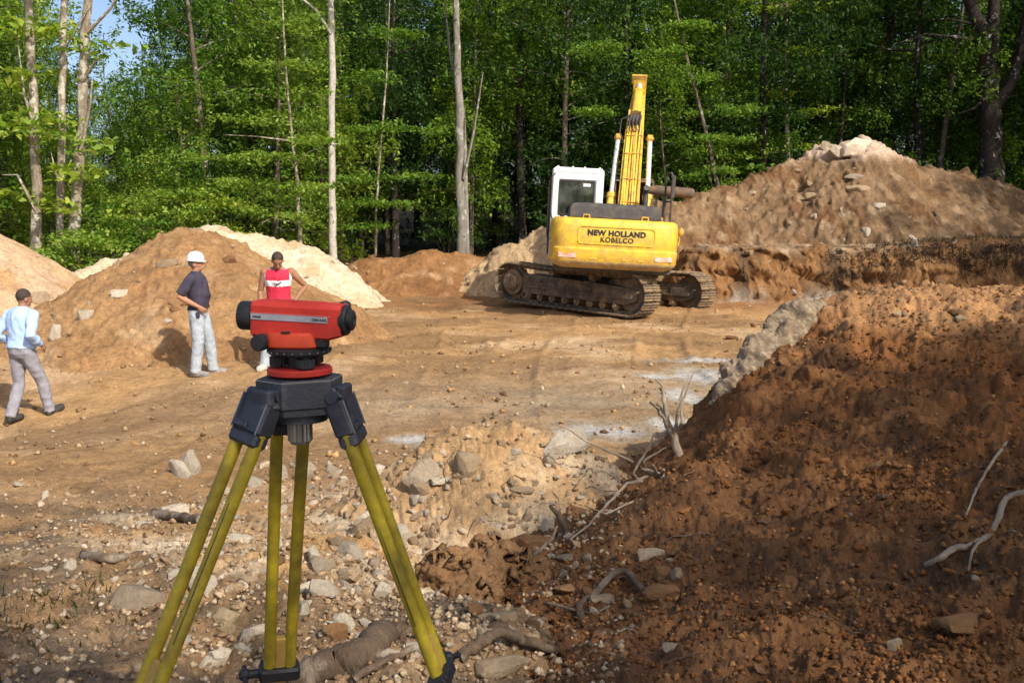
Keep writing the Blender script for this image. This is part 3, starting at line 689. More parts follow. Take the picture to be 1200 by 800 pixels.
sapling('leaning_tree', [P(842, 225, Y), P(832, 175, Y), P(816, 110, Y), P(802, 55, Y), P(788, -10, Y), P(776, -80, Y)], .075, M_barkg, 'thin grey tree leaning over behind the excavator boom', cs, 3600, .15, M_leaf, 613)
Y = 35
cs = [(*P(px, py, Y), r, .2) for px, py, r in ((922, 10, 1.1), (930, 60, .8), (905, 110, .8), (945, 130, .8), (930, 175, .8), (880, 175, .7))]
sapling('pale_tree', [P(923, 225, Y), P(922, 160, Y), P(920, 90, Y), P(922, 20, Y), P(922, -70, Y)], .11, M_barkpale, 'straight pale trunk lit by the sun left of the pale peak', cs, 2200, .15, M_leaf_lit, 614)
Y = 38
cs = [(*P(px, py, Y), r, .2) for px, py, r in ((975, 10, 1.1), (985, 70, .9), (1000, 110, 1.0), (1050, 90, 1.0), (1075, 70, 1.1), (1100, 100, .8))]
sapling('pale_tree', [P(964, 195, Y), P(968, 140, Y), P(971, 80, Y), P(976, 20, Y), P(980, -70, Y)], .09, M_barkpale, 'thin dappled trunk behind the pale peak of the big pile', cs, 3000, .16, M_leaf_lit, 615)
# the big dark forked tree
Y = 33.2
v0 = [P(1157, 222, Y), P(1158, 170, Y), P(1160, 125, Y), P(1158, 80, Y), P(1152, 45, Y), P(1138, 0, Y), P(1122, -60, Y), P(1110, -130, Y)]
cs = []
for q in range(26):
    v = P(1160 + random.gauss(0, 95), random.uniform(-330, -10), Y + random.gauss(0, 2)); cs.append((v.x, v.y, v.z, 1.2, .4))
trunk_tree('forked_tree', v0, [.42, .36, .33, .30, .25, .2, .16, .1], M_barkdark, 'big dark forked tree with white patches on its trunk', [
    ([P(1158, 90, Y - .1), P(1163, 45, Y - .1), P(1165, 0, Y - .1), P(1163, -80, Y), P(1160, -160, Y)], .27),
    ([P(1163, 128, Y - .1), P(1184, 100, Y - .2), P(1196, 60, Y - .3), P(1204, 0, Y - .3), P(1210, -90, Y - .2)], .24),
    ([P(1150, 48, Y), P(1120, 44, Y - .3), P(1085, 40, Y - .5), P(1050, 52, Y - .6)], .07),
    ([P(1146, 30, Y), P(1110, 22, Y - .2), P(1085, 24, Y - .3)], .05),
    ([P(1152, 118, Y), P(1140, 128, Y - .2), P(1118, 135, Y - .4)], .06)], cloud(616, cs, 9000, .16), M_leaf_shade, 12)
Y = 35
sapling('dark_tree', [P(1078, 225, Y), P(1076, 150, Y), P(1074, 90, Y), P(1078, 30, Y), P(1082, -60, Y)], .17, M_barkdark, 'dark trunk with long bare side boughs left of the big forked tree', [(*P(1070 + random.gauss(0, 60), random.uniform(-150, 60), Y), 1.0, .3) for _ in range(9)], 2600, .16, M_leaf_shade, 617,
    [([P(1076, 60, Y), P(1040, 58, Y - .3), P(1005, 48, Y - .6)], .05), ([P(1077, 52, Y), P(1100, 46, Y - .3), P(1130, 44, Y - .4)], .045)])
for i, px in enumerate(np.arange(-640, -215, 46)):
    Y = (26 if i % 2 else 31) + random.uniform(-1, 1); forest_tree([1, 0, 2, 3][i % 4], at_px(px, Y), Y, M_leaf_lit if i % 2 else M_leaf, lab_a, 'trees along the sunlit forest edge')
# shrubs and seedlings along the edges
def shrub(px, py, Y, w, n, lm, label, seed):
    c = P(px, py, Y); z0 = gz(c.x, c.y); r = np.random.default_rng(seed); t = empty('shrub', (c.x, c.y, z0)); mb = MB()
    cs = []
    for q in range(9):
        a = r.uniform(0, 6.28); l = w * r.uniform(.3, 1); e = Vector((math.cos(a) * l, math.sin(a) * l * .7, max(.25, (c.z - z0) * r.uniform(.5, 1.25))))
        mb.tube([(0, 0, -.05), (e.x * .4, e.y * .4, e.z * .7), tuple(e)], [.02, .014, .006], 5, False); cs.append((e.x, e.y, e.z, .38 * w, .14))
    mb.build('stem', M_barkg, t); V, F = cloud(seed, cs, n, .13); link_mesh('foliage', np_mesh('foliage', V, F, lm, smooth=False), t); tag(t, label, 'shrub')
shrub(62, 290, 24.5, .9, 1300, M_leaf_lit, 'yellow green shrub at the foot of the three slim trees', 701)
shrub(105, 285, 24.6, .8, 1100, M_leaf_lit, 'light green shrub between the slim trees and the rubble pile', 702)
shrub(180, 255, 26.5, 1.2, 1500, M_leaf_lit, 'bright green bush peeping over the pale rubble pile', 703)
shrub(140, 268, 26, 1.0, 1200, M_leaf, 'green bush behind the low end of the rubble pile', 704)
shrub(655, 255, 32.5, 1.0, 900, M_leaf_shade, 'dark low bush behind the cab of the excavator', 705)
shrub(850, 200, 33, 1.1, 1000, M_leaf, 'green bush at the top of the slope behind the boom', 706)
shrub(525, 262, 33.4, .9, 800, M_leaf_shade, 'dark low bush beside the grey twin trunk', 707)
shrub(270, 250, 27.5, 1.2, 1400, M_leaf_lit, 'spreading bright bush above the top of the brown pile', 708)
# trees behind and beside the camera, whose shade falls on the near ground and on the right of the clearing
lab_s = 'tall leafy tree at the near side of the clearing'
for (x, y, k, s) in ((5.6, -2.4, 2, .8), (9.2, -3.6, 0, 1.08), (11.8, -4.0, 0, 1.12), (7.2, -4.6, 2, 1.1), (10.4, -2.6, 2, 1.05), (13.0, -4.6, 0, 1.15), (8.4, -1.9, 5, 1.1), (1.9, -2.8, 2, .8), (3.6, -6.8, 0, 1.1), (13.5, -1.5, 0, .95)):
    forest_tree(k, x, y, M_leaf, lab_s, 'trees at the near side of the clearing', scale=s)
for (x, y, k, s) in ((19.5, 17, 3, 1.0), (21, 22, 4, 1.1), (22, 27, 3, 1.1), (24, 13, 4, 1.1), (26, 20, 1, 1.2), (28, 27, 4, 1.1), (20, 31, 1, 1.1), (25, 33, 3, 1.1), (18.5, 12, 1, .9)):
    forest_tree(k, x, y, M_leaf_shade, lab_s, 'trees at the near side of the clearing', scale=s)
# ------------------------------------------------------------------ excavator
M_yel = stained('excavator_yellow', (.74, .47, .045), (.48, .31, .10), .42, 0, 3.4, (.47, .76), fine=9)
M_yelw = stained('excavator_yellow_worn', (.70, .40, .03), (.30, .20, .10), .5, 0, 4.0, (.42, .66), fine=14)
M_lip = stained('excavator_dusty_lip', (.62, .45, .20), (.38, .29, .18), .7, 0, 5.0, (.4, .62), fine=14)
M_white = stained('cab_white', (.72, .72, .71), (.50, .46, .40), .4, 0, 3, (.55, .8))
M_blk = stained('hood_black', (.045, .042, .042), (.13, .10, .075), .5, 0, 5, (.45, .75), bump=.2)
M_track = stained('track_steel', (.085, .072, .06), (.27, .19, .115), .75, .25, 4, (.42, .66), bump=.3, fine=20)
M_shoe = stained('track_shoe_steel', (.13, .105, .08), (.34, .235, .13), .75, .25, 6, (.38, .62), bump=.3, fine=20)
M_chrome = plain('chrome_rod', (.78, .77, .75), .38, .35)
M_rubber = stained('rubber_hose', (.03, .03, .03), (.14, .11, .07), .6, 0, 8, (.5, .8))
M_rust = stained('rusty_pipe', (.12, .09, .07), (.25, .14, .07), .75, .2, 7, (.4, .65), bump=.3)
M_letter = plain('lettering_black', (.02, .02, .022), .5)
M_refl = stained('dusty_reflector', (.58, .46, .38), (.62, .24, .16), .5, 0, 7, (.45, .62))
def glass_mat(name, tintc, alpha):
    t = NT(name); tr = t.new('ShaderNodeBsdfTransparent'); gl = t.new('ShaderNodeBsdfGlossy'); mx = t.new('ShaderNodeMixShader'); fr = t.new('ShaderNodeFresnel'); fr.inputs[0].default_value = 1.5
    tr.inputs[0].default_value = (*tintc, 1); gl.inputs['Roughness'].default_value = .04
    mm = t.new('ShaderNodeMath', operation='ADD'); t.L(fr.outputs[0], mm.inputs[0]); mm.inputs[1].default_value = alpha; mm.use_clamp = True
    t.L(mm.outputs[0], mx.inputs[0]); t.L(tr.outputs[0], mx.inputs[1]); t.L(gl.outputs[0], mx.inputs[2]); t.L(mx.outputs[0], t.out.inputs[0]); return t.m
M_glass = glass_mat('cab_glass', (.72, .82, .86), .16)
def text_mesh(name, body, size, bold, mat, parent, loc, rot, xs=1, depth=.006):
    c = bpy.data.curves.new(name, 'FONT'); c.body = body; c.size = size; c.offset = bold; c.extrude = depth; c.align_x = 'CENTER'; c.align_y = 'CENTER'; c.space_character = 1.08; c.resolution_u = 3
    o = bpy.data.objects.new(name + '_tmp', c); col.objects.link(o)
    dg = bpy.context.evaluated_depsgraph_get(); me = bpy.data.meshes.new_from_object(o.evaluated_get(dg)); bpy.data.objects.remove(o)
    me.materials.clear(); me.materials.append(mat); me.name = name
    q = link_mesh(name, me, parent); q.location = loc; q.rotation_euler = rot; q.scale = (xs, 1, 1); return q
exc = empty('excavator', (2.15, 23.7, .02), (0, R(3.0), R(-1.5)))
tag(exc, 'yellow tracked excavator with a white cab, seen from behind with its boom raised', 'excavator')
# undercarriage, turned against the upper body
UA = R(-40); UM = Matrix.Rotation(UA, 4, 'Z')           # local x = along the tracks
HL, RW, ZC = 1.72, .44, .49                              # half wheel base, wheel radius, wheel height
def path_pt(s):
    """closed loop of the track: returns x, z, tangent angle (clockwise seen from the side)"""
    Ls = 2 * HL; La = math.pi * RW; tot = 2 * Ls + 2 * La; s %= tot
    if s < Ls: t = s / Ls; return -HL + s, ZC + RW - .05 * math.sin(math.pi * t) , 0 - .0
    s -= Ls
    if s < La: a = s / RW; return HL + RW * math.sin(a), ZC + RW * math.cos(a), -a
    s -= La
    if s < Ls: return HL - s, ZC - RW, math.pi
    s -= Ls; a = s / RW; return -HL - RW * math.sin(a), ZC - RW * math.cos(a), math.pi - a
TOT = 4 * HL + 2 * math.pi * RW; NSH = 50
sm = MB(); sm.box((0, 0, .012), (.168, .60, .024), ch=.004)
for gx in (-.06, .0, .06): sm.box((gx, 0, .036), (.018, .585, .026), ch=.004)
shoe_me = sm.mesh('track_shoe', M_shoe)
lk = MB(); lk.box((0, .1, -.03), (.16, .04, .07)); lk.box((0, -.1, -.03), (.16, .04, .07)); 
for sgn in (-1, 1):
    off = sgn * 1.17
    ch = MB(UM)                                          # chain of links: the track itself
    for k in range(NSH):
        x, z, a = path_pt(k * TOT / NSH); rm = Matrix.Rotation(-a, 3, 'Y'); nrm = rm @ Vector((0, 0, 1))
        for yy in (.09, -.09):
            c = Vector((x, off + yy, z)) - nrm * .035; ch.box(c, (.17, .045, .075), rm)
        c = Vector((x, off, z)) - nrm * .045; ch.tube([c + Vector((0, -.13, 0)), c + Vector((0, .13, 0))], .022, 6)
    tr = ch.build('track', M_track, exc)
    for k in range(NSH):
        x, z, a = path_pt((k + .5) * TOT / NSH)
        o = link_mesh('track_shoe', shoe_me, tr); o.matrix_local = UM @ Matrix.Translation((x, off, z)) @ Matrix.Rotation(-a, 4, 'Y')
    f = MB(UM)
    f.prism([(-HL + .35, ZC - .22), (HL - .10, ZC - .22), (HL + .16, ZC - .12), (HL + .16, ZC + .10), (HL - .25, ZC + .16), (-HL + .55, ZC + .24), (-HL + .35, ZC + .18)], 1, off - .19, off + .19)
    f.prism([(-HL + .42, ZC - .06), (HL - .35, ZC - .10), (HL - .35, ZC - .06), (-HL + .42, ZC - .02)], 1, off - .235, off + .235)
    f.box((-HL + .75, off - sgn * .0 - .2, ZC + .10), (.42, .08, .05), ch=.01)
    f.cyl((.55, off - .215, ZC + .02), (.55, off - .18, ZC + .02), .10, n=14); f.box((.55, off - .2, ZC + .17), (.16, .06, .1), ch=.01)
    f.box((HL - .2, off - .2, ZC - .0), (.5, .05, .2), ch=.01)
    f.build('track_frame', M_track, exc)
    sp = MB(UM)
    teeth = []
    for k in range(42):
        r = .36 if k % 2 else .415; t = 2 * math.pi * k / 42; teeth.append((-HL + r * math.cos(t), ZC + r * math.sin(t)))
    sp.prism(teeth, 1, off - .04, off + .04); sp.cyl((-HL, off - .27, ZC), (-HL, off + .2, ZC), .2, n=22, bev=.03); sp.cyl((-HL, off - .16, ZC), (-HL, off - .05, ZC), .30, n=22)
    for k in range(10):
        t = 2 * math.pi * k / 10; sp.cyl((-HL + .15 * math.cos(t), off - .285, ZC + .15 * math.sin(t)), (-HL + .15 * math.cos(t), off - .26, ZC + .15 * math.sin(t)), .018, n=6)
    sp.build('sprocket', M_shoe, exc)
    idl = MB(UM); idl.cyl((HL, off - .1, ZC), (HL, off + .1, ZC), .385, n=26, bev=.03); idl.cyl((HL, off - .16, ZC), (HL, off + .16, ZC), .11, n=14); idl.build('idler_wheel', M_track, exc)
    for k in range(8):
        x = -HL + .5 + k * (2 * HL - .9) / 7; ro = MB(UM); ro.cyl((x, off - .16, ZC - .29), (x, off + .16, ZC - .29), .085, n=12, bev=.01); ro.cyl((x, off - .21, ZC - .27), (x, off + .21, ZC - .27), .045, n=8); ro.build('track_roller', M_shoe, exc)
    for x in (-.55, .6):
        ro = MB(UM); ro.cyl((x, off - .15, ZC + .30), (x, off + .15, ZC + .30), .07, n=12, bev=.01); ro.box((x, off - .05, ZC + .24), (.1, .06, .12)); ro.build('carrier_roller', M_shoe, exc)
cb = MB(UM); cb.box((0, 0, ZC + .12), (1.5, 1.3, .34), ch=.05)
for a in (-1, 1):
    for b in (-1, 1): cb.tube([(a * .35, b * .4, ZC + .15), (a * .8, b * 1.0, ZC)], [.2, .17], 8)
cb.cyl((0, 0, ZC + .25), (0, 0, ZC + .48), .62, n=30); cb.build('car_body', M_track, exc)
dk = MB(); dk.box((0, -.35, 1.06), (2.5, 3.9, .20), ch=.03); dk.box((.45, 1.2, 1.0), (.9, 1.1, .25), ch=.03); dk.build('deck_frame', M_blk, exc)
# counterweight
cwm = MB()
def cw_ring(z, ins, rear, rc=.30):
    hw = 1.36 - ins; y0 = -2.78 + rear; y1 = -2.02; pts = []
    for k in range(25):
        u = -1 + 2 * k / 24; x = u * hw
        e = 1 - (1 - abs(u)) / (rc / hw) if (1 - abs(u)) * hw < rc else 0
        pts.append(Vector((x, y0 + .10 * u * u + rc * (1 - math.sqrt(max(0, 1 - e * e))) * 1.1, z)))
    pts += [Vector((hw, y1, z)), Vector((-hw, y1, z))]; return pts
lev = [(1.04, .16, .30), (1.08, .09, .18), (1.14, .03, .07), (1.20, .01, .02), (1.40, .0, .0), (1.455, .0, .0), (1.475, .012, .03), (1.49, .014, .034), (1.53, .008, .02), (1.70, .006, .01), (1.96, .012, .02), (2.04, .03, .05), (2.09, .07, .10), (2.105, .12, .16)]
cw = cwm.loft([cw_ring(*q) for q in lev]).build('counterweight', [M_yel, M_lip], exc, 40)
for p in cw.data.polygons:
    if p.center.z < 1.175: p.material_index = 1
pn_ = MB()                                             # raised rim of the sunken nameplate panel
def yrear(x): return -2.78 + .014 + .10 * (x / 1.36) ** 2
px0, px1, z0, z1 = -.78, .82, 1.57, 1.93
loop = [(px0 + .05, z0), (px1 - .05, z0), (px1, z0 + .05), (px1, z1 - .05), (px1 - .05, z1), (px0 + .05, z1), (px0, z1 - .05), (px0, z0 + .05), (px0 + .05, z0)]
pts = []
for (a, b), (c, d) in zip(loop[:-1], loop[1:]):
    for s in range(8): f = s / 8; x = a + (c - a) * f; pts.append((x, yrear(x) - .002, b + (d - b) * f))
pts.append(pts[0]); pn_.tube(pts, .014, 6, False); pn_.build('panel_rim', M_yel, cw)
def bend(o):
    for v in o.data.vertices: v.co.z += -(.10 * ((v.co.x + o.location.x) / 1.36) ** 2)
t1 = text_mesh('lettering', 'NEW HOLLAND', .158, .008, M_letter, cw, (.02, yrear(0) - .004, 1.80), (R(90), 0, 0), 1.0); bend(t1)
t2 = text_mesh('lettering', 'KOBELCO', .142, .004, M_letter, cw, (.03, yrear(0) - .004, 1.665), (R(90), 0, 0), 1.02); bend(t2)
for x in (-1.0, 1.03):
    m = MB(); m.box((x, yrear(x) - .012 + .02, 1.31), (.38, .03, .11), (0, 0, .147 * x), ch=.01); m.build('reflector', M_refl, cw)
m = MB()
for (x, w) in ((-.45, .16), (.2, .1), (.55, .14)): m.box((x, yrear(x) - .003, 1.26), (w, .012, .05), (0, .1 * x, .147 * x), ch=.004)
m.build('scuff_plate', M_yelw, cw)
for x in (-.62, .62):
    m = MB(); m.tube([(x - .07, -2.45, 2.08), (x - .06, -2.45, 2.17), (x + .06, -2.45, 2.17), (x + .07, -2.45, 2.08)], .02, 8); m.build('lifting_eye', M_yelw, cw)
# engine hood and side doors
hd = MB(); hd.loft([[Vector((x, y, z)) for (x, y) in ((-.98 + i, -2.42 + i), (.98 - i, -2.42 + i), (.98 - i, -.75 - i), (-.98 + i, -.75 - i))] for z, i in ((2.06, 0), (2.34, .03), (2.41, .09), (2.42, .16))])
for k in range(6): hd.box((-.6 + k * .24, -1.5, 2.425), (.15, .9, .02), ch=.005)
hd.tube([(-.95, -2.44, 2.13), (.95, -2.44, 2.13)], .012, 6)
hd.build('engine_hood', M_blk, exc)
m = MB(); m.cyl((.72, -1.3, 2.4), (.72, -1.3, 2.74), .06, n=14); m.tube([(.72, -1.3, 2.72), (.72, -1.36, 2.80), (.72, -1.44, 2.83)], .065, 12); m.build('exhaust_stack', M_blk, exc)
for s in (-1, 1):
    for (y0, y1) in ((-2.0, -1.1), (-1.08, -.2)):
        m = MB(); m.box((s * 1.22, (y0 + y1) / 2, 1.60), (.24, y1 - y0 - .015, .86), ch=.03); d = m.build('side_door', M_yel, exc)
        h = MB(); h.box((s * 1.345, (y0 + y1) / 2, 1.6), (.02, .16, .05), ch=.008); h.build('handle', M_blk, d)
        v = MB()
        for k in range(6): v.box((s * 1.343, (y0 + y1) / 2, 1.75 + k * .035), (.012, .5, .014))
        v.build('vent', M_blk, d)
m = MB(); m.box((1.0, .9, 1.45), (.62, 1.6, .62), ch=.05); m.build('fuel_tank', M_yel, exc)
m = MB(); m.box((0.0, -.7, 1.62), (2.1, 2.4, .84), ch=.03); m.build('engine_bay', M_blk, exc)
# cab: posts, roof, lower panels with real openings
cx0, cx1, cy0, cy1, cz0, cz1 = -1.34, -.16, -.12, 1.65, 1.16, 3.22
cb_ = MB()
def post(x, y, w=.11, d=.11, za=cz0, zb=cz1): cb_.box((x, y, (za + zb) / 2), (w, d, zb - za), ch=.03)
post(cx0 + .07, cy0 + .06, .17, .12); post(cx1 - .09, cy0 + .06, .20, .12); post(cx0 + .055, cy1 - .06); post(cx1 - .055, cy1 - .06)
cb_.box(((cx0 + cx1) / 2, (cy0 + cy1) / 2, cz1 - .05), (cx1 - cx0 + .01, cy1 - cy0 + .01, .17), ch=.055)
cb_.box(((cx0 + cx1) / 2, cy0 + .06, cz1 - .17), (cx1 - cx0 - .05, .115, .20), ch=.03)
cb_.box(((cx0 + cx1) / 2, cy0 + .06, cz0 + .50), (cx1 - cx0 - .05, .115, 1.0), ch=.03)
cb_.box(((cx0 + cx1) / 2, cy1 - .06, cz0 + .30), (cx1 - cx0 - .05, .10, .6), ch=.03)
for x in (cx0 + .05, cx1 - .05):
    cb_.box((x, (cy0 + cy1) / 2, cz0 + .42), (.085, cy1 - cy0 - .1, .84), ch=.02); cb_.box((x, (cy0 + cy1) / 2, cz1 - .16), (.085, cy1 - cy0 - .1, .16), ch=.02)
    cb_.box((x, cy0 + .75, cz0 + 1.2), (.08, .09, 1.6), ch=.02)
cab = cb_.build('cab', M_white, exc)
m = MB()
for x in (cx0 + .1, cx0 + .45, cx1 - .45, cx1 - .1): m.cyl((x, cy0 + .1, cz1 + .02), (x, cy0 + .1, cz1 + .065), .025, n=8)
m.box((cx0 + .6, cy0 + .9, cz1 + .045), (.5, .6, .03), ch=.01); m.build('roof_hatch', M_white, cab)
zw0, zw1 = cz0 + 1.02, cz1 - .30
m = MB(); g = .012
xs0, xs1 = cx0 + .17, cx1 - .21
m.tube([(xs0, cy0 + .0, zw0 - .02), (xs1, cy0, zw0 - .02), (xs1, cy0, zw1 + .02), (xs0, cy0, zw1 + .02), (xs0, cy0, zw0 - .02), (xs1, cy0, zw0 - .02)], .022, 6); m.build('window_seal', M_rubber, cab)
m = MB(); m.box(((xs0 + xs1) / 2, cy0 + .012, (zw0 + zw1) / 2), (xs1 - xs0, .008, zw1 - zw0 + .04)); m.build('rear_window', M_glass, cab)
m = MB(); m.box((xs1 - .17, cy0 - .001, zw1 - .06), (.17, .006, .07)); m.build('sticker', M_white, cab)
m = MB(); m.box(((cx0 + cx1) / 2, cy1 - .05, cz0 + 1.28), (cx1 - cx0 - .2, .008, 1.36)); m.build('windscreen', M_glass, cab)
for nm, x in (('door_window', cx0 + .045), ('side_window', cx1 - .045)):
    for ya, yb in ((cy0 + .12, cy0 + .70), (cy0 + .80, cy1 - .12)):
        m = MB(); m.box((x, (ya + yb) / 2, cz0 + 1.32), (.008, yb - ya, .98)); m.build(nm, M_glass, cab)
m = MB(); m.box((cx0 + .6, .55, 1.85), (.5, .5, .14), ch=.05); m.box((cx0 + .6, .33, 2.25), (.52, .14, .78), (R(-8), 0, 0), ch=.06); m.box((cx0 + .6, .28, 2.68), (.26, .1, .16), ch=.04)
for s in (-1, 1): m.box((cx0 + .6 + s * .31, .55, 2.08), (.08, .42, .1), ch=.03)
m.build('driver_seat', M_blk, exc)
m = MB(); m.tube([(cx0 + .95, .9, 1.6), (cx0 + .95, .95, 2.2), (cx0 + .95, .9, 2.32)], .02, 6); m.tube([(cx0 + .25, .9, 1.6), (cx0 + .25, .95, 2.2), (cx0 + .25, .9, 2.32)], .02, 6); m.box((cx0 + .6, 1.3, 1.9), (.3, .25, .5), ch=.05); m.build('control_levers', M_blk, exc)
m = MB(); m.tube([(cx0 - .03, .02, 1.5), (cx0 - .07, .02, 1.7), (cx0 - .07, .02, 2.9), (cx0 - .02, .02, 3.05)], .025, 8); m.box((cx0 - .03, .42, 1.95), (.05, .85, 1.5), ch=.02); m.build('cab_door', M_blk, exc)
m = MB(); m.tube([(-1.3, -.25, 2.0), (-1.36, -.25, 2.2), (-1.36, -.25, 3.0), (-1.3, -.2, 3.1)], .018, 8); m.build('grab_rail', M_blk, exc)
# right-hand rail, mirror, crossbar
m = MB(); m.tube([(1.27, -1.5, 2.0), (1.27, -1.5, 3.1), (1.24, -1.45, 3.18), (1.18, -1.3, 3.18), (1.16, -1.25, 3.1), (1.16, -1.25, 2.0)], .024, 8); m.tube([(1.27, -1.5, 2.55), (1.16, -1.25, 2.55)], .02, 8); m.build('hand_rail', M_blk, exc)
m = MB(); m.tube([(1.3, .1, 2.0), (1.3, .1, 2.75), (1.3, .6, 2.9), (1.3, 1.5, 2.7), (1.3, 1.6, 1.8)], .024, 8); m.build('hand_rail', M_blk, exc)
m = MB(); m.box((1.30, -1.42, 2.88), (.10, .05, .5), (0, 0, R(15)), ch=.02); m.build('mirror', M_blk, exc)
m = MB(); m.tube([(.9, .15, 2.83), (1.05, .15, 2.83), (1.1, .15, 2.83), (1.95, .1, 2.80), (2.0, .1, 2.80)], [.09, .10, .125, .125, .09], 16); m.build('guessed_pipe', M_rust, exc)  # brown pipe beside the boom, its nature and use guessed
m = MB(); m.tube([(1.32, .1, 2.0), (1.32, .1, 2.7)], .05, 8); m.build('guessed_pipe_bracket', M_blk, exc)
m = MB(); m.box((.98, -1.1, 2.12), (.34, .5, .16), ch=.03); m.cyl((1.0, -.9, 2.15), (1.0, -.9, 2.33), .07, n=12); m.cyl((.98, -1.3, 2.15), (.98, -1.3, 2.28), .05, n=10); m.build('filler_box', M_yelw, exc)
m = MB(); m.tube([(1.33, -1.9, 1.95), (1.45, -1.95, 1.75), (1.42, -2.0, 1.6)], .012, 6); m.ell((1.47, -1.95, 1.9), (.06, .05, .10)); m.build('work_lamp', M_yelw, exc)
# boom
bx = .50
BX = Matrix.Translation((bx, .45, 1.75)) @ Matrix.Rotation(R(-6.5), 4, 'Z') @ Matrix.Diagonal((1, 1, .86, 1)) @ Matrix.Translation((-bx, -.45, -1.75))
prof_c = [(.45, 1.75), (1.0, 2.75), (1.65, 3.80), (2.25, 4.50), (3.1, 5.15), (4.2, 5.85), (4.75, 6.05)]
th = [.26, .33, .40, .46, .40, .28, .17]
bw = [.27, .25, .235, .225, .20, .17, .14]
rings = []
for i, ((y, z), t, w) in enumerate(zip(prof_c, th, bw)):
    a = Vector((prof_c[min(i + 1, 6)][0] - prof_c[max(i - 1, 0)][0], prof_c[min(i + 1, 6)][1] - prof_c[max(i - 1, 0)][1])).normalized(); n_ = (-a[1], a[0])
    q = []
    for (u, s) in ((-1, -1), (1, -1), (1, 1), (-1, 1)):
        q.append(Vector((bx + u * w, y + n_[0] * t * s, z + n_[1] * t * s)))
    rings.append(q)
bm_ = MB(BX); bm_.loft(rings)
def top(i, off=0): # back (upper) surface of the boom at ring i
    r = rings[i]; return (r[2] + r[3]) / 2 + (r[2] - r[1]).normalized() * off
for s in (-1, 1):                                       # flanges and foot bosses
    bm_.cyl((bx + s * .25, .45, 1.75), (bx + s * .33, .45, 1.75), .2, n=16)
boom = bm_.build('boom', M_yel, exc, 30)
m = MB(BX)
for s in (-1, 1): m.prism([(.05, 1.15), (.95, 1.15), (.62, 1.95), (.3, 1.95)], 0, bx + s * .36 - .035, bx + s * .36 + .035)
m.build('boom_bracket', M_yelw, exc)
def on_top(t, off, x):
    t = t * 6; i = min(5, int(t)); f = t - i; p = top(i, off).lerp(top(i + 1, off), f); return Vector((bx + x, p.y, p.z))
for k, (xo, rr) in enumerate(((-.19, .024), (-.125, .03), (-.055, .022), (.005, .022), (.075, .03), (.15, .026), (.2, .018))):
    m = MB(BX); a = .04 + .02 * (k % 3)
    m.tube([Vector((bx + xo * 1.5 + .08, .05, 1.75 + .06 * (k % 2)))] + [on_top(t, .05 + .015 * math.sin(t * 9 + k), xo * (1 - .25 * t) + .012 * math.sin(t * 7 + k * 2)) for t in np.linspace(a, .60 - .04 * (k % 2), 12)], rr, 8)
    m.build('hydraulic_line', M_yel if k not in (3, 6) else M_yelw, boom)
for t in (.12, .22, .33, .44):
    m = MB(BX); m.tube([on_top(t, .03, -.24), on_top(t, .085, -.2), on_top(t, .085, .2), on_top(t, .03, .24)], .014, 6); m.build('line_clamp', M_yelw, boom)
m = MB(BX)
for k in range(5): m.tube([Vector((bx - .3 + .1 * k, -.02, 1.9)), Vector((bx - .22 + .09 * k, .05, 2.12)), Vector((bx - .05 + .05 * k, .18, 2.28)), Vector((bx + .16 - .08 * k, .30, 2.40))], .024, 7)
m.build('hose_bundle', M_yelw, boom)
m = MB(BX); m.box(on_top(.53, .15, -.02), (.30, .24, .30), (R(-38), 0, 0), ch=.03)
for k in range(4): m.tube([on_top(.46, .1, -.12 + .08 * k), on_top(.50, .30, -.14 + .09 * k), on_top(.58, .26, -.1 + .07 * k), on_top(.62, .10, -.08 + .05 * k)], .018, 6)
m.build('valve_block', M_blk, boom)
m = MB(BX); m.tube([on_top(.40, .06, -.24), on_top(.45, .12, -.36), on_top(.5, .3, -.34), on_top(.53, .3, -.16)], .016, 6); m.build('hose_loop', M_rubber, boom)
# boom cylinders either side
for s in (-1, 1):
    base = Vector((bx + s * .47, .25, 1.55)); end = Vector((bx + s * .40, 2.0, 4.55)); d = (end - base)
    m = MB(BX); m.cyl(base, base + d * .43, .10, n=18, bev=.015); m.cyl(base + d * .40, base + d * .445, .12, n=18); m.cyl(base - Vector((.08, 0, 0)), base + Vector((.08, 0, 0)), .13, n=14)
    cy = m.build('boom_cylinder', M_yel, exc)
    m = MB(BX); m.cyl(base + d * .42, end, .062, n=14); m.build('rod', M_chrome, cy)
    m = MB(BX); m.cyl(end - Vector((.07, 0, 0)), end + Vector((.07, 0, 0)), .125, n=16, bev=.02); m.cyl(end - Vector((.10, 0, 0)), end + Vector((.10, 0, 0)), .055, n=10); m.build('rod_end', M_yelw, cy)
# arm cylinder, arm, bucket
ac = MB(BX); p0 = on_top(.60, .12, 0); p1 = on_top(.98, .42, 0); ac.cyl(p0, p0 + (p1 - p0) * .62, .13, n=18, bev=.02); ac.cyl(p0 + (p1 - p0) * .59, p0 + (p1 - p0) * .65, .15, n=18)
for s in (-1, 1): ac.prism([(p0.y - .2, p0.z - .25), (p0.y + .25, p0.z - .1), (p0.y + .1, p0.z + .12), (p0.y - .08, p0.z + .1)], 0, bx + s * .17 - .02, bx + s * .17 + .02)
acy = ac.build('arm_cylinder', M_yel, exc)
m = MB(BX); m.cyl(p0 + (p1 - p0) * .6, p1 + Vector((0, .25, .02)), .075, n=14); m.build('rod', M_chrome, acy)
am = MB(BX); tip = Vector((bx, 4.75, 6.05)); foot = Vector((bx, 5.9, 3.5))
am.prism([(4.3, 6.62), (4.62, 6.78), (5.0, 6.35), (6.05, 3.55), (5.8, 3.4), (4.62, 5.75)], 0, bx - .17, bx + .17); arm = am.build('arm', M_yel, exc)
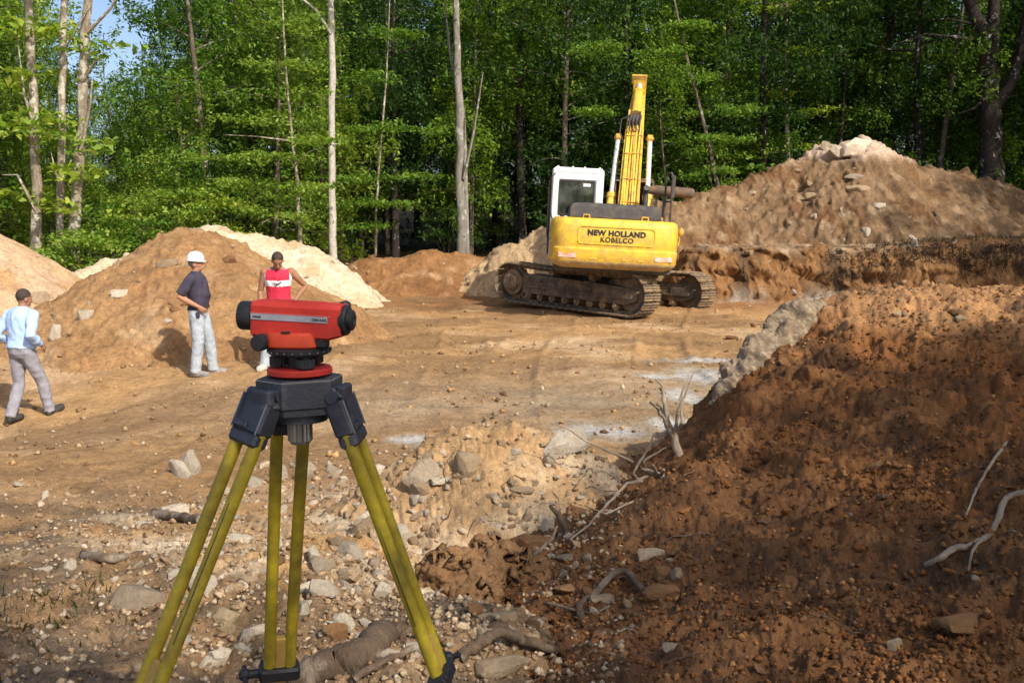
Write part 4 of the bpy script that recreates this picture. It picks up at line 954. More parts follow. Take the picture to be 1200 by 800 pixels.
m = MB(BX); m.box((bx - .02, 4.35, 6.62), (.42, .10, .30), (R(30), 0, 0), ch=.02); m.build('arm_end_plate', M_yelw, arm)
m = MB(BX); m.cyl((bx, 5.2, 6.0), (bx, 6.1, 4.3), .1, n=14); m.cyl((bx, 5.15, 6.1), (bx, 5.25, 5.9), .12, n=14); m.build('bucket_cylinder', M_yel, exc)
bk = MB(BX); prof = [(5.7, 3.5), (6.3, 3.55), (6.75, 3.1), (6.75, 2.5), (6.2, 2.15), (5.6, 2.25)]
for x in (bx - .55, bx + .55): bk.prism(prof, 0, x - .03, x + .03)
for (a, b) in zip(prof[:-1], prof[1:]): bk.prism([a, b, (b[0] - .05, b[1] + .06), (a[0] - .05, a[1] - .05)], 0, bx - .55, bx + .55)
bucket = bk.build('bucket', M_track, exc)
for k in range(5):
    m = MB(BX); x = bx - .46 + .23 * k; m.prism([(5.62, 2.2), (5.62, 2.3), (5.35, 2.32)], 0, x - .05, x + .05); m.build('bucket_tooth', M_shoe, bucket)
m = MB(BX); m.cyl((-.95, -1.0, 2.05), (-.95, -1.0, 2.2), .05, n=10); m.build('breather_cap', M_blk, exc)
# ------------------------------------------------------------------ tripod and levelling instrument
M_tyel = stained('tripod_yellow', (.44, .33, .018), (.17, .125, .025), .45, 0, 7, (.46, .72), bump=.12, bscale=90, fine=30)
M_tblk = stained('tripod_casting', (.055, .060, .078), (.16, .16, .17), .42, .35, 12, (.52, .74), bump=.25, bscale=160)
M_tedge = plain('worn_metal_edge', (.45, .45, .46), .4, .7)
M_knurl = stained('steel_screw', (.42, .43, .44), (.20, .20, .2), .35, .9, 10, (.45, .7))
M_red = stained('instrument_red', (.56, .032, .018), (.44, .026, .016), .5, 0, 20, (.4, .7), bump=.06, bscale=500)
M_redor = stained('instrument_orange_red', (.64, .062, .016), (.52, .05, .02), .5, 0, 20, (.4, .7))
M_iblk = stained('instrument_black', (.018, .018, .021), (.035, .035, .04), .45, 0, 20, (.45, .7))
M_band = plain('grey_band', (.36, .37, .41), .45)
M_seam = stained('seam_dark', (.12, .10, .035), (.05, .045, .02), .7, 0, 30, (.4, .65))
M_wood = stained('wood_block', (.50, .32, .07), (.36, .22, .06), .6, 0, 12, (.4, .7))
TX, TY, TZ = P(350, 440, 2.1)
tri = empty('tripod', (TX, TY, 0)); tag(tri, "surveyor's tripod with pairs of yellow leg rails and black metal joints", 'tripod')
def T(v): v = Vector(v); return v - Vector((TX, TY, 0))
legs = [(235, P(163, 836, 1.88), P(304, 480, 2.035)), (352, P(519, 797, 2.10), P(402, 480, 2.085)), (108, P(327, 790, 2.33), P(342, 470, 2.19))]
hexv = []
for k in range(3):
    a = R(legs[k][0])
    for s in (-1, 1): hexv.append((a + s * R(25)))
hexv = sorted([x % (2 * math.pi) for x in hexv])
m = MB()
def hexring(r, z): return [Vector((r * math.cos(a), r * math.sin(a), z)) for a in hexv]
m.loft([hexring(.087, TZ - .062), hexring(.092, TZ - .058), hexring(.093, TZ - .006), hexring(.088, TZ)])
m.loft([hexring(.086, TZ - .075), hexring(.086, TZ - .060)]); m.cyl((0, 0, TZ - .095), (0, 0, TZ - .07), .06, n=24)
head = m.build('tripod_head', M_tblk, tri, 25)
m = MB()
for k, (a, b) in enumerate(zip(hexv, hexv[1:] + hexv[:1])):
    m.tube([(.0925 * math.cos(a), .0925 * math.sin(a), TZ - .003), (.0925 * math.cos(b), .0925 * math.sin(b), TZ - .003)], .0012, 5)
m.build('worn_edge', M_tedge, head)
m = MB(); prof = []
for k in range(36):
    r = .0265 if k % 2 else .0240; t = 2 * math.pi * k / 36; prof.append((r * math.cos(t), r * math.sin(t)))
m.loft([[Vector((x, y, z)) for x, y in prof] for z in (TZ - .140, TZ - .095)]); m.cyl((0, 0, TZ - .147), (0, 0, TZ - .14), .0225, n=20, bev=.003); m.cyl((0, 0, TZ - .095), (0, 0, TZ - .06), .02, n=16); m.build('clamp_screw', M_knurl, tri)
for k, (az, end, hin) in enumerate(legs):
    a = R(az); end = T(end); hin = T(hin); d = (end - hin).normalized()
    tg = Vector((-math.sin(a), math.cos(a), 0)); tg = (tg - d * tg.dot(d)).normalized(); nn = tg.cross(d).normalized()
    if nn.dot(Vector((math.cos(a), math.sin(a), 0))) < 0: nn = -nn
    rot = Matrix((tg, nn, d)).transposed()
    lg = MB(); sp0, sp1 = .030, .024
    L_up = (end - hin).length; foot_z = gz(*(hin + d * ((hin.z - .45) / -d.z)).xy + Vector((TX, TY))) if False else None
    # hinge block
    hb = MB(); c = hin + d * .012
    hb.box(c, (.091, .043, .078), rot, ch=.006); hb.box(c + d * .050 , (.086, .040, .03), rot, ch=.006)
    hb.box(c + nn * .024 + d * .026 - tg * .012, (.040, .006, .012), rot, ch=.002); hb.box(c + nn * .0235 - tg * .030 + d * .0, (.003, .004, .075), rot)
    arm0 = Vector((.080 * math.cos(a), .080 * math.sin(a), TZ - .045)); tt = Vector((-math.sin(a), math.cos(a), 0))
    q = hin - d * .035; mid = (arm0 + q) / 2; dd = (q - arm0).normalized(); nn2 = tt.cross(dd).normalized()
    hb.box(mid, (.052, .034, (q - arm0).length + .03), Matrix((tt, nn2, dd)).transposed(), ch=.004)
    hb.box(arm0 + Vector((.02 * math.cos(a), .02 * math.sin(a), .012)), (.058, .02, .034), Matrix((tt, Vector((math.cos(a), math.sin(a), 0)), Vector((0, 0, 1)))).transposed(), ch=.005)
    hb.tube([q - tt * .045, q + tt * .045], .013, 10)
    hinge = hb.build('hinge', M_tblk, tri, 25)
    m = MB(); m.box(c + nn * .0232 + tg * .043, (.0025, .003, .084), rot); m.box(c + nn * .0232 - tg * .043, (.0018, .003, .084), rot); m.build('worn_edge', M_tedge, hinge) if False else None
    for wx in (.040, -.040):
        m = MB(); m.box(c + nn * .0217 + tg * wx, (.0020, .003, .076), rot); m.build('worn_edge', M_tedge, hinge)
    for s in (-1, 1):
        m = MB(); m.tube([hin + tg * s * sp0 + d * .02, hin + d * L_up + tg * s * sp1], .0142, 16)
        if k == 1 and s < 0: pass
        m.build('leg_rail', M_tyel, tri)
        rc = hin + tg * s * (sp0 * .5 + sp1 * .5) + d * (L_up * .5); cd_ = Vector((0, 0, CAM_Z)) - Vector((TX, TY, 0)) - rc; cd_ = (cd_ - d * cd_.dot(d)).normalized()
        if (k == 0 and s > 0) or (k == 1 and s < 0):
            q2 = d.cross(cd_).normalized(); cd2 = (cd_ + q2 * .45).normalized(); q3 = d.cross(cd2).normalized()
            m = MB(); m.box(rc + cd2 * .0136 + d * .02, (.0032, .0022, L_up * .46), Matrix((q3, cd2, d)).transposed(), ch=.0008); m.build('seam_strip', M_seam, tri)
    cl = MB(); e = hin + d * (L_up - .01)
    cl.box(e, (.098, .046, .036), rot, ch=.006); cl.box(e - d * .014 + nn * .012, (.09, .03, .012), rot, ch=.003); cl.tube([e + tg * .05, e + tg * .075], .011, 10); cl.ell(e + tg * .082, (.016, .016, .016), 10, 7); cl.tube([e + tg * .082 - nn * .03, e + tg * .082 + nn * .03], .006, 8)
    cl.build('leg_clamp', M_iblk, tri)
    m = MB(); m.box(e - d * .055, (.026, .020, .09), rot, ch=.003); m.build('wood_spacer', M_wood, tri)
    # lower leg down to the earth
    g = hin + d * 1.0
    for it in range(30):
        gx, gy = g.x + TX, g.y + TY; zz = float(surf(np.array([gx]), np.array([gy]))[0])
        if g.z < zz - .03: break
        g = g + d * .05
    m = MB(); m.box((e + g) / 2, (.036, .022, (g - e).length), rot, ch=.004); m.build('lower_leg', M_wood, tri)
    m = MB(); m.tube([g - d * .16, g - d * .05, g + d * .06], [.02, .02, .004], 10); m.box(g - d * .10 + nn * .035, (.03, .07, .01), rot, ch=.002); m.build('leg_foot', M_iblk, tri)
# the instrument
IY, IPX = R(-9), R(2.2)
ins = empty('levelling_instrument', (TX + .003, TY, TZ)); tag(ins, 'red automatic level with a grey band and black lens, on top of the tripod', 'survey level')
# base plate and foot screws (do not turn)
m = MB(); m.lathe([(.064, .003), (.0685, .005), (.0685, .017), (.066, .020), (.045, .021), (.001, .021)][::-1] + [(.064, .003)], 48); 
m = MB(); m.lathe([(.02, .0045), (.065, .0045), (.0685, .007), (.0685, .016), (.066, .019), (.02, .0195)], 56); m.build('base_plate', M_red, ins)
for k in range(3):
    a = R(-62 + 120 * k); x, y = .045 * math.cos(a), .045 * math.sin(a); m = MB(); pr = []
    for j in range(40): r = .0195 if j % 2 else .0183; t = 2 * math.pi * j / 40; pr.append((x + r * math.cos(t), y + r * math.sin(t)))
    m.loft([[Vector((u, v, z)) for u, v in pr] for z in (.0235, .0415)]); m.cyl((x, y, .018), (x, y, .055), .009, n=12); m.build('foot_screw', M_iblk, ins)
m = MB(); m.lathe([(.03, .048), (.062, .048), (.066, .052), (.066, .059), (.06, .062), (.03, .064)], 48); m.cyl((0, 0, .02), (0, 0, .055), .026, n=20); 
for j in range(60): t = 2 * math.pi * j / 60; m.box((.0665 * math.cos(t), .0665 * math.sin(t), .0555), (.002, .003, .007), (0, 0, t))
m.build('graduated_circle', M_iblk, ins)
m = MB()
for j in range(24):
    t = 2 * math.pi * j / 24; m.box((.0679 * math.cos(t), .0679 * math.sin(t), .0555), (.0008, .0016, .0026), (0, 0, t))
m.build('tick_mark', plain('tick_grey', (.4, .4, .42), .5), ins)
body_rot = Euler((0, IPX, IY)).to_matrix().to_4x4(); BM = Matrix.Translation((-.002, 0, .122)) @ body_rot
XL, XR = -.0925, .1035
# lower housing
LM = Matrix.Translation((0, 0, .012)) @ Matrix.Rotation(IY, 4, 'Z')
m = MB(LM)
def oval(hx, hy, z, cx=0.0):
    o = []
    for j in range(32):
        t = 2 * math.pi * j / 32; c, s = math.cos(t), math.sin(t); o.append(Vector((cx + hx * math.copysign(abs(c) ** .55, c), hy * math.copysign(abs(s) ** .55, s), z)))
    return o
m.loft([oval(.056, .048, .0515, -.006), oval(.059, .051, .055, -.006), oval(.0555, .050, .078, -.008), oval(.052, .046, .084, -.01)]); m.build('lower_housing', M_redor, ins)
m = MB(LM); m.box((.052, -.012, .062), (.03, .04, .026), ch=.006); m.build('clamp_body', M_iblk, ins)
m = MB(LM); m.cyl((-.062, -.030, .062), (-.030, -.030, .062), .010, n=14)
m.build('drive_shaft', M_iblk, ins)
for (x, y) in ((-.066, -.046),):
    m = MB(LM); pr = []
    for j in range(32): r = .0178 if j % 2 else .0168; t = 2 * math.pi * j / 32; pr.append((x + r * math.cos(t), .064 + r * math.sin(t)))
    m.prism(pr, 1, y - .014, y + .014); m.tube([(x, y - .013, .064), (x, y - .019, .064)], [.0162, .0142], 20); m.tube([(x, y, .064), (x + .01, y + .03, .064)], .009, 10); m.build('drive_knob', M_iblk, ins)
# telescope body: eight-sided section lofted along the sight line
sec = [(-.033, -.034), (-.026, -.039), (.026, -.039), (.033, -.034), (.033, .026), (.026, .036), (-.026, .036), (-.033, .026)]
def bsec(x, k, dz=0, ky=1.0): return [Vector((x, y * k * ky, z * k + dz)) for (y, z) in sec]
m = MB(BM); m.loft([bsec(XL, .93), bsec(XL + .004, 1.0), bsec(XR - .028, 1.0), bsec(XR - .024, 1.0), bsec(XR, .88, .003)])
m.box((0, 0, .0365), (.12, .036, .003), ch=.001); tel = m.build('telescope_body', M_red, ins, 25)
yb = -.0338
m = MB(BM); m.box(((XL + XR) / 2 - .012, yb, .0035), (XR - XL - .028, .0022, .0125), ch=.0006); m.build('grey_band', M_band, tel)
m = MB(BM); m.box(((XL + XR) / 2 - .010, yb + .0006, .0115), (XR - XL - .022, .0022, .0016)); m.build('band_edge', plain('edge_pink', (.60, .20, .2), .4), tel)
for (txt, x, sz, xs) in (('NIKER', XL + .016, .0062, 1.0), ('DEKARK', XR - .043, .0078, 1.05)):
    o = text_mesh('lettering', txt, sz, .0002, M_letter, tel, (0, 0, 0), (0, 0, 0), 1.0, .0003)
    o.matrix_local = BM @ Matrix.Translation((x, yb - .0014, .0034)) @ Matrix.Rotation(R(90), 4, 'X') @ Matrix.Diagonal((xs, 1, 1, 1))
m = MB(BM); m.lathe([(.022, 0), (.031, .002), (.0312, .030), (.030, .033), (.0275, .034), (.0265, .030), (.02, .026)], 36, axis=(-1, 0, 0), org=(XL, 0, .001)); m.build('objective_lens', M_iblk, tel)
m = MB(BM); m.lathe([(.031, -.004), (.0325, 0), (.0325, .007), (.030, .010), (.020, .011), (.0195, .013), (.0215, .014), (.0215, .019), (.019, .021), (.010, .022), (.009, .019)], 36, axis=(1, 0, 0), org=(XR - .001, 0, .003)); m.build('eyepiece', M_iblk, tel)
m = MB(BM); m.cyl((XR - .012, .02, .028), (XR - .012, .045, .028), .012, n=20, bev=.002); m.build('focus_knob', M_iblk, tel)
m = MB(LM); m.box((-.01, -.049, .0865), (.02, .004, .004), ch=.001); m.build('index_notch', M_iblk, ins)
# ------------------------------------------------------------------ people
from mathutils import noise as mnoise
M_skin = stained('skin', (.42, .22, .14), (.36, .17, .10), .55, 0, 8, (.4, .7), spec=.35)
M_skin2 = stained('skin_tanned', (.34, .17, .10), (.28, .13, .075), .55, 0, 8, (.4, .7), spec=.35)
M_hair = stained('hair_dark', (.035, .022, .016), (.06, .04, .03), .6, 0, 30, (.4, .7), bump=.5, bscale=200)
M_hairg = stained('hair_grey', (.22, .19, .17), (.12, .10, .09), .7, 0, 30, (.4, .7), bump=.5, bscale=200)
M_navy = stained('shirt_navy', (.045, .040, .062), (.075, .062, .085), .9, 0, 7, (.4, .7), spec=.2)
M_bluesh = stained('shirt_light_blue', (.42, .58, .86), (.34, .48, .76), .85, 0, 7, (.4, .7), spec=.2)
M_jersey = stained('jersey_red', (.62, .035, .075), (.52, .028, .06), .8, 0, 7, (.4, .7), spec=.25)
M_jwhite = stained('jersey_white', (.78, .76, .78), (.66, .62, .66), .8, 0, 7, (.4, .7), spec=.25)
M_jean = stained('jeans_faded', (.42, .46, .50), (.31, .36, .41), .9, 0, 7, (.38, .70), spec=.2, fine=60)
M_grey = stained('trousers_grey', (.30, .295, .33), (.225, .22, .25), .9, 0, 9, (.4, .68), spec=.2)
M_shoe_g = stained('shoe_dusty', (.20, .20, .21), (.40, .32, .24), .8, 0, 14, (.4, .65))
M_shoe_w = stained('shoe_white', (.62, .58, .54), (.48, .39, .30), .8, 0, 14, (.4, .65))
M_shoe_b = stained('shoe_black', (.03, .028, .028), (.10, .08, .06), .6, 0, 14, (.45, .7))
M_belt = stained('belt_leather', (.05, .03, .022), (.08, .05, .04), .5)
M_hat = stained('hard_hat_white', (.74, .73, .76), (.62, .58, .58), .35, 0, 6, (.5, .75))
M_eye = plain('eye_white', (.6, .58, .55), .3); M_lip = stained('lips', (.28, .11, .08), (.24, .09, .07), .5)
def remeshed(mb, name, mats, voxel, smooth=2, wrinkle=0, wscale=9, parent=None, seed=0, stretch=1.0):
    me = mb.mesh(name + '_raw', mats, 0); o = link_mesh('tmp', me)
    a = o.modifiers.new('r', 'REMESH'); a.mode = 'VOXEL'; a.voxel_size = voxel; a.use_smooth_shade = True
    if smooth: b = o.modifiers.new('s', 'SMOOTH'); b.factor = .5; b.iterations = smooth
    dg = bpy.context.evaluated_depsgraph_get(); m2 = bpy.data.meshes.new_from_object(o.evaluated_get(dg)); m2.name = name
    bpy.data.objects.remove(o); bpy.data.meshes.remove(me)
    if wrinkle:
        for v in m2.vertices:
            p = v.co; q = Vector((p.x * wscale + seed, p.y * wscale, p.z * wscale * stretch))
            w = abs(mnoise.noise(q)) * -1.6 + mnoise.noise(q * 2.3) * .5; v.co = p + v.normal * (w * wrinkle + wrinkle * .5)
    m2.materials.clear()
    for m in (mats if isinstance(mats, (list, tuple)) else [mats]): m2.materials.append(m)
    m2.polygons.foreach_set('use_smooth', [True] * len(m2.polygons)); m2.update()
    return link_mesh(name, m2, parent)
def ering(c, rx, ry, n=20, M=None):
    o = [Vector((c[0] + rx * math.cos(2 * math.pi * j / n), c[1] + ry * math.sin(2 * math.pi * j / n), c[2])) for j in range(n)]
    return [M @ p for p in o] if M is not None else o
def person(name, loc, rotz, scale, J, label, skin, top, bottom, shoe, style):
    t = empty('person', loc, (0, 0, rotz)); t.scale = (scale,) * 3; tag(t, label, 'person')
    lean = Matrix.Translation((0, 0, .95)) @ Matrix.Rotation(-R(J.get('lean', 0)), 4, 'X') @ Matrix.Translation((0, 0, -.95))
    hy, hp = J.get('head_yaw', 0), J.get('head_pitch', 0)
    HM = lean @ Matrix.Translation((0, .0, 1.46)) @ Matrix.Rotation(R(hy), 4, 'Z') @ Matrix.Rotation(-R(hp), 4, 'X') @ Matrix.Translation((0, 0, -1.50))
    belly = J.get('belly', 0)
    tors = [(.84, .125, .09, 0), (.90, .168, .112, -.01), (.96, .172, .12, -.008), (1.06, .15, .105 + belly * .5, belly * .5), (1.16, .160, .112 + belly, belly * .8), (1.26, .174, .120 + belly * .4, belly * .3), (1.35, .186, .125, 0), (1.41, .174, .108, -.005), (1.452, .128, .082, -.008), (1.48, .078, .066, -.004)]
    def torso(mb, inf, za=0, zb=9, extra=0):
        rg = [ering((0, y, z), rx + inf, ry + inf, 20, lean) for (z, rx, ry, y) in tors if za <= z <= zb]
        mb.loft(rg)
    sh = [lean @ Vector((s * .185, -.005, 1.405)) for s in (-1, 1)]
    # body: one continuous skin surface
    b = MB(); torso(b, -.004)
    b.tube([lean @ Vector((0, -.005, 1.44)), HM @ Vector((0, .002, 1.54)), HM @ Vector((0, .012, 1.60))], [.066, .057, .056], 14)
    hb = MB(HM); hb.ell((0, .005, 1.665), (.074, .094, .100), 20, 14); hb.ell((0, .048, 1.598), (.052, .056, .058), 16, 10); hb.ell((0, .075, 1.572), (.028, .026, .024), 12, 8)
    hb.tube([(0, .095, 1.668), (0, .112, 1.635), (0, .118, 1.615)], [.010, .014, .016], 8); hb.ell((0, .105, 1.612), (.020, .014, .010), 10, 7)
    hb.ell((0, .082, 1.683), (.05, .018, .012), 12, 7); hb.ell((0, .096, 1.585), (.024, .010, .007), 10, 6)
    for s in (-1, 1): hb.ell((s * .076, -.004, 1.635), (.010, .022, .034), 10, 8); hb.ell((s * .042, .062, 1.625), (.022, .03, .022), 10, 7)
    b.v += hb.v; off = len(b.v) - len(hb.v); b.f += [[i + off for i in f] for f in hb.f]; b.m += hb.m
    for i, s in enumerate((-1, 1)):
        el, wr = Vector(J['elbow'][i]), Vector(J['wrist'][i]); S = sh[i]
        b.ell(S, (.062, .06, .062), 12, 8)
        b.tube([S, S.lerp(el, .35), S.lerp(el, .8), el, el.lerp(wr, .25), el.lerp(wr, .7), wr], [.056, .052, .043, .040, .043, .034, .026], 12)
        d = (wr - el).normalized(); d = (d + Vector(J.get('hand_bend', [(0, 0, 0), (0, 0, 0)])[i])).normalized(); pn0 = Vector(J['palm'][i]); pnn = (pn0 - d * pn0.dot(d)).normalized(); sd = d.cross(pnn).normalized() 
        rm = Matrix((sd, pnn, d)).transposed(); c = wr + d * .05
        b.add([c + rm @ Vector((.040 * math.copysign(abs(math.cos(u)) ** .6, math.cos(u)) * k, .015 * math.sin(u) * k2, z)) for z, k, k2 in ((-.055, .62, 1.3), (-.02, .9, 1.15), (.02, 1.05, 1), (.042, 1.0, .8)) for u in [2 * math.pi * q / 14 for q in range(14)]],
              [(r * 14 + q, r * 14 + (q + 1) % 14, (r + 1) * 14 + (q + 1) % 14, (r + 1) * 14 + q) for r in range(3) for q in range(14)] + [tuple(range(14))[::-1], tuple(range(42, 56))])
        cu = J.get('curl', (.5, .5))[i]
        for q, (o_, ln) in enumerate(((-.034, .062), (-.0115, .078), (.0115, .082), (.034, .072))):
            p = wr + d * .088 + sd * o_; fan = sd * (o_ * 1.1); d1 = (d + pnn * cu * .7 + fan * 3).normalized(); d2 = (d + pnn * cu * 2.4 + fan * 2).normalized()
            b.tube([p - d * .02, p + d1 * ln * .5, p + d1 * ln * .5 + d2 * ln * .5], [.0095, .0085, .0072], 8)
        tside = sd * (1 if (i == 0) else -1) * J.get('thumb', (1, 1))[i]
        p = wr + d * .025 + tside * .026; b.tube([p, p + (d * .6 + tside * .8 + pnn * .3).normalized() * .038, p + (d * .6 + tside * .8 + pnn * .3).normalized() * .038 + (d + pnn * .5).normalized() * .034], [.013, .0105, .0085], 8)
    for i, s in enumerate((-1, 1)):
        hip = Vector((s * .09, 0, .90)); kn, an = Vector(J['knee'][i]), Vector(J['ankle'][i])
        b.tube([hip, hip.lerp(kn, .4), kn, kn.lerp(an, .35), an], [.088, .078, .055, .054, .036], 12)
    def foot(mb, an, d, inf, sole=False):
        d = Vector(d).normalized(); rt = d.cross(Vector((0, 0, 1))).normalized(); u = rt.cross(d).normalized(); c0 = Vector(an) - u * .045 - d * .065; rg = []
        for (q, w, h) in ((0, .024, .030), (.02, .034, .045), (.07, .037, .052), (.13, .040, .042), (.19, .046, .032), (.235, .042, .026), (.262, .026, .018)):
            o = []
            for k in range(14):
                a = 2 * math.pi * k / 14; y = math.sin(a)
                o.append(c0 + d * (q * (1 + inf * 2) - inf * .25) + rt * ((w + inf) * math.cos(a)) + u * ((h + inf) * y if y > 0 else (.034 + inf) * max(y * 1.6, -1)))
            rg.append(o)
        mb.loft(rg)
    for i in (0, 1): foot(b, J['ankle'][i], J['toe'][i], 0)
    remeshed(b, 'body', skin, .0078, 1, parent=t)
    # eyes and mouth
    for s in (-1, 1):
        m = MB(HM); m.ell((s * .031, .087, 1.660), (.013, .008, .007), 10, 7); e = m.build('eye', M_eye, t)
        m = MB(HM); m.ell((s * .031, .0945, 1.660), (.006, .003, .006), 8, 6); m.build('pupil', M_belt, e)
        m = MB(HM); m.tube([(s * .016, .098, 1.678), (s * .034, .094, 1.684), (s * .05, .082, 1.678)], [.004, .005, .003], 6); m.build('eyebrow', style['hairm'], t)
    m = MB(HM); m.tube([(-.022, .104, 1.584), (0, .110, 1.586), (.022, .104, 1.584)], [.003, .005, .003], 6); m.build('mouth', M_lip, t)
    # hair
    m = MB(HM)
    m.ell((0, -.008, 1.682), (.083, .097, .098), 20, 12)
    h = remeshed(m, 'hair', style['hairm'], .012, 1, .004, 40, t, 3)
    zc = J.get('hairline', 1.64)
    bmh = bmesh.new(); bmh.from_mesh(h.data); inv = HM.inverted()
    dl = []
    for v in bmh.verts:
        p = inv @ v.co; lim = zc + .075 * max(0, min(1, (p.y + .02) / .09)) - (.05 * max(0, min(1, -(p.y) / .09)))
        if p.z < lim: dl.append(v)
    bmesh.ops.delete(bmh, geom=dl, context='VERTS'); bmh.to_mesh(h.data); bmh.free()
    # trousers
    m = MB(); lg = style.get('leg', 1.0)
    rg = [ering((0, y, z), rx + .014, ry + .014) for (z, rx, ry, y) in tors if .84 <= z <= 1.0] + [ering((0, belly * .3, 1.02), .165, .122 + belly * .3)]
    m.loft(rg)
    for i, s in enumerate((-1, 1)):
        hip = Vector((s * .085, 0, .90)); kn, an = Vector(J['knee'][i]), Vector(J['ankle'][i]); e = an + (an - kn).normalized() * .035
        m.tube([hip + Vector((0, 0, .03)), hip.lerp(kn, .3), hip.lerp(kn, .7), kn, kn.lerp(e, .4), kn.lerp(e, .85), e], [.100, .100 * lg, .086 * lg, .078 * lg, .076 * lg, .070 * lg, .072 * lg], 16)
    remeshed(m, 'trousers', bottom, .013, 2, .011, 9, t, 11, .9)
    m = MB()
    rgb = []
    for z in (.985, 1.025): rgb.append(ering((0, belly * .3, z), .178, .134 + belly * .3))
    m.loft(rgb)
    if style.get('belt', True): m.build('belt', M_belt, t)
    # top
    m = MB(); inf = style.get('loose', .016); rg = [ering((0, y, z), rx + inf, ry + inf, 20, lean) for (z, rx, ry, y) in tors if style.get('hem', .94) <= z <= (1.47 if style['sleeve'] == 0 else 1.5)]
    m.loft(rg)
    if style['sleeve'] > 0:
        for i in (0, 1):
            S = sh[i]; el, wr = Vector(J['elbow'][i]), Vector(J['wrist'][i])
            if style['sleeve'] == 1: m.tube([S + Vector((0, 0, .0)), S.lerp(el, .5), S.lerp(el, .88)], [.074, .076, .074], 14); m.ell(S, (.074, .07, .068), 12, 8)
            else: m.ell(S, (.076, .07, .07), 12, 8); m.tube([S, S.lerp(el, .5), el, el.lerp(wr, .5), el.lerp(wr, .93)], [.074, .070, .068, .060, .044], 14)
    top_o = remeshed(m, 'shirt', top, .012, 2, style.get('wrinkle', .009), 8, t, 23, .8)
    if style.get('jersey'):
        inv2 = lean.inverted()
        for p in top_o.data.polygons:
            c = inv2 @ p.center
            if 1.215 < c.z < 1.30 and c.y > -.02: p.material_index = 1
            if c.z > 1.26 and abs(c.x) > .166: p.material_index = 1
            if c.z > 1.452 : p.material_index = 1
    if style.get('collar'):
        m = MB(); m.loft([ering((0, .0, 1.432), .118, .092, 18, lean), ering((0, .004, 1.505), .070, .070, 18, lean), ering((0, .004, 1.507), .064, .064, 18, lean), ering((0, .002, 1.45), .100, .08, 18, lean)], False); m.build('collar', top, t)
    for i in (0, 1):
        m = MB(); foot(m, J['ankle'][i], J['toe'][i], .011); sh_ = remeshed(m, 'shoe', shoe, .011, 1, parent=t)
    return t, HM, lean, J
gA = lambda px, Y: (at_px(px, Y), Y, float(surf(np.array([at_px(px, Y)]), np.array([Y]))[0]))
# man in the blue shirt, walking off
J1 = dict(lean=5, head_yaw=-14, head_pitch=8, elbow=[(-.30, -.10, 1.14), (.29, -.12, 1.15)], wrist=[(-.26, .10, .99), (.24, .10, 1.0)], palm=[(1, 0, -.3), (-1, 0, -.3)], curl=(.6, .6),
    knee=[(-.10, .03, .49), (.11, .20, .50)], ankle=[(-.10, -.14, .095), (.13, .28, .115)], toe=[(-.08, 1, -.02), (.16, 1, .30)], hairline=1.635)
person('p', gA(20, 12.5), R(-20), .97, J1, 'man in a light blue shirt and grey trousers walking away past the sand pile', M_skin2, M_bluesh, M_grey, M_shoe_b, dict(hairm=M_hair, sleeve=2, loose=.030, wrinkle=.014, collar=True, hem=.94, leg=.96))
# man in the hard hat
J2 = dict(lean=-2, head_yaw=12, head_pitch=2, belly=.032, elbow=[(-.24, -.04, 1.13), (.27, -.17, 1.16)], wrist=[(-.20, .05, .94), (.205, .075, 1.015)], palm=[(1, 0, 0), (-1, .1, 0)], hand_bend=[(0, 0, 0), (-.2, .1, -.4)], curl=(.7, .7),
    knee=[(-.12, .10, .50), (.11, .02, .50)], ankle=[(-.15, .13, .095), (.12, -.03, .095)], toe=[(-.25, 1, 0), (.25, 1, 0)], hairline=1.62)
p2, HM2, _, _ = person('p', gA(231, 14.3), R(-92), 1.01, J2, 'man in a white hard hat, navy polo shirt and faded jeans, hand on his hip', M_skin, M_navy, M_jean, M_shoe_g, dict(hairm=M_hairg, sleeve=1, loose=.02, collar=True, leg=1.05))
m = MB(HM2 @ Matrix.Translation((0, 0, 1.70)) @ Matrix.Rotation(R(-4), 4, 'X'))
rr = [(.118, .138, -.012), (.114, .134, .0), (.100, .122, .008), (.098, .118, .03), (.088, .106, .075), (.064, .078, .108), (.030, .038, .122), (.004, .006, .125)]
m.loft([ering((0, .004 + (.012 if i < 2 else 0), z), a, b_, 24) for i, (a, b_, z) in enumerate(rr)])
for x in (-.03, 0, .03): m.tube([(x, .10, .055), (x, .06, .098), (x, 0, .124), (x, -.06, .106), (x, -.10, .055)], .006, 6)
hat = m.build('hard_hat', M_hat, p2, 40); 
m = MB(); m.box((.195, .06, .90), (.03, .055, .085), ch=.01); m.build('phone_pouch', M_navy, p2)
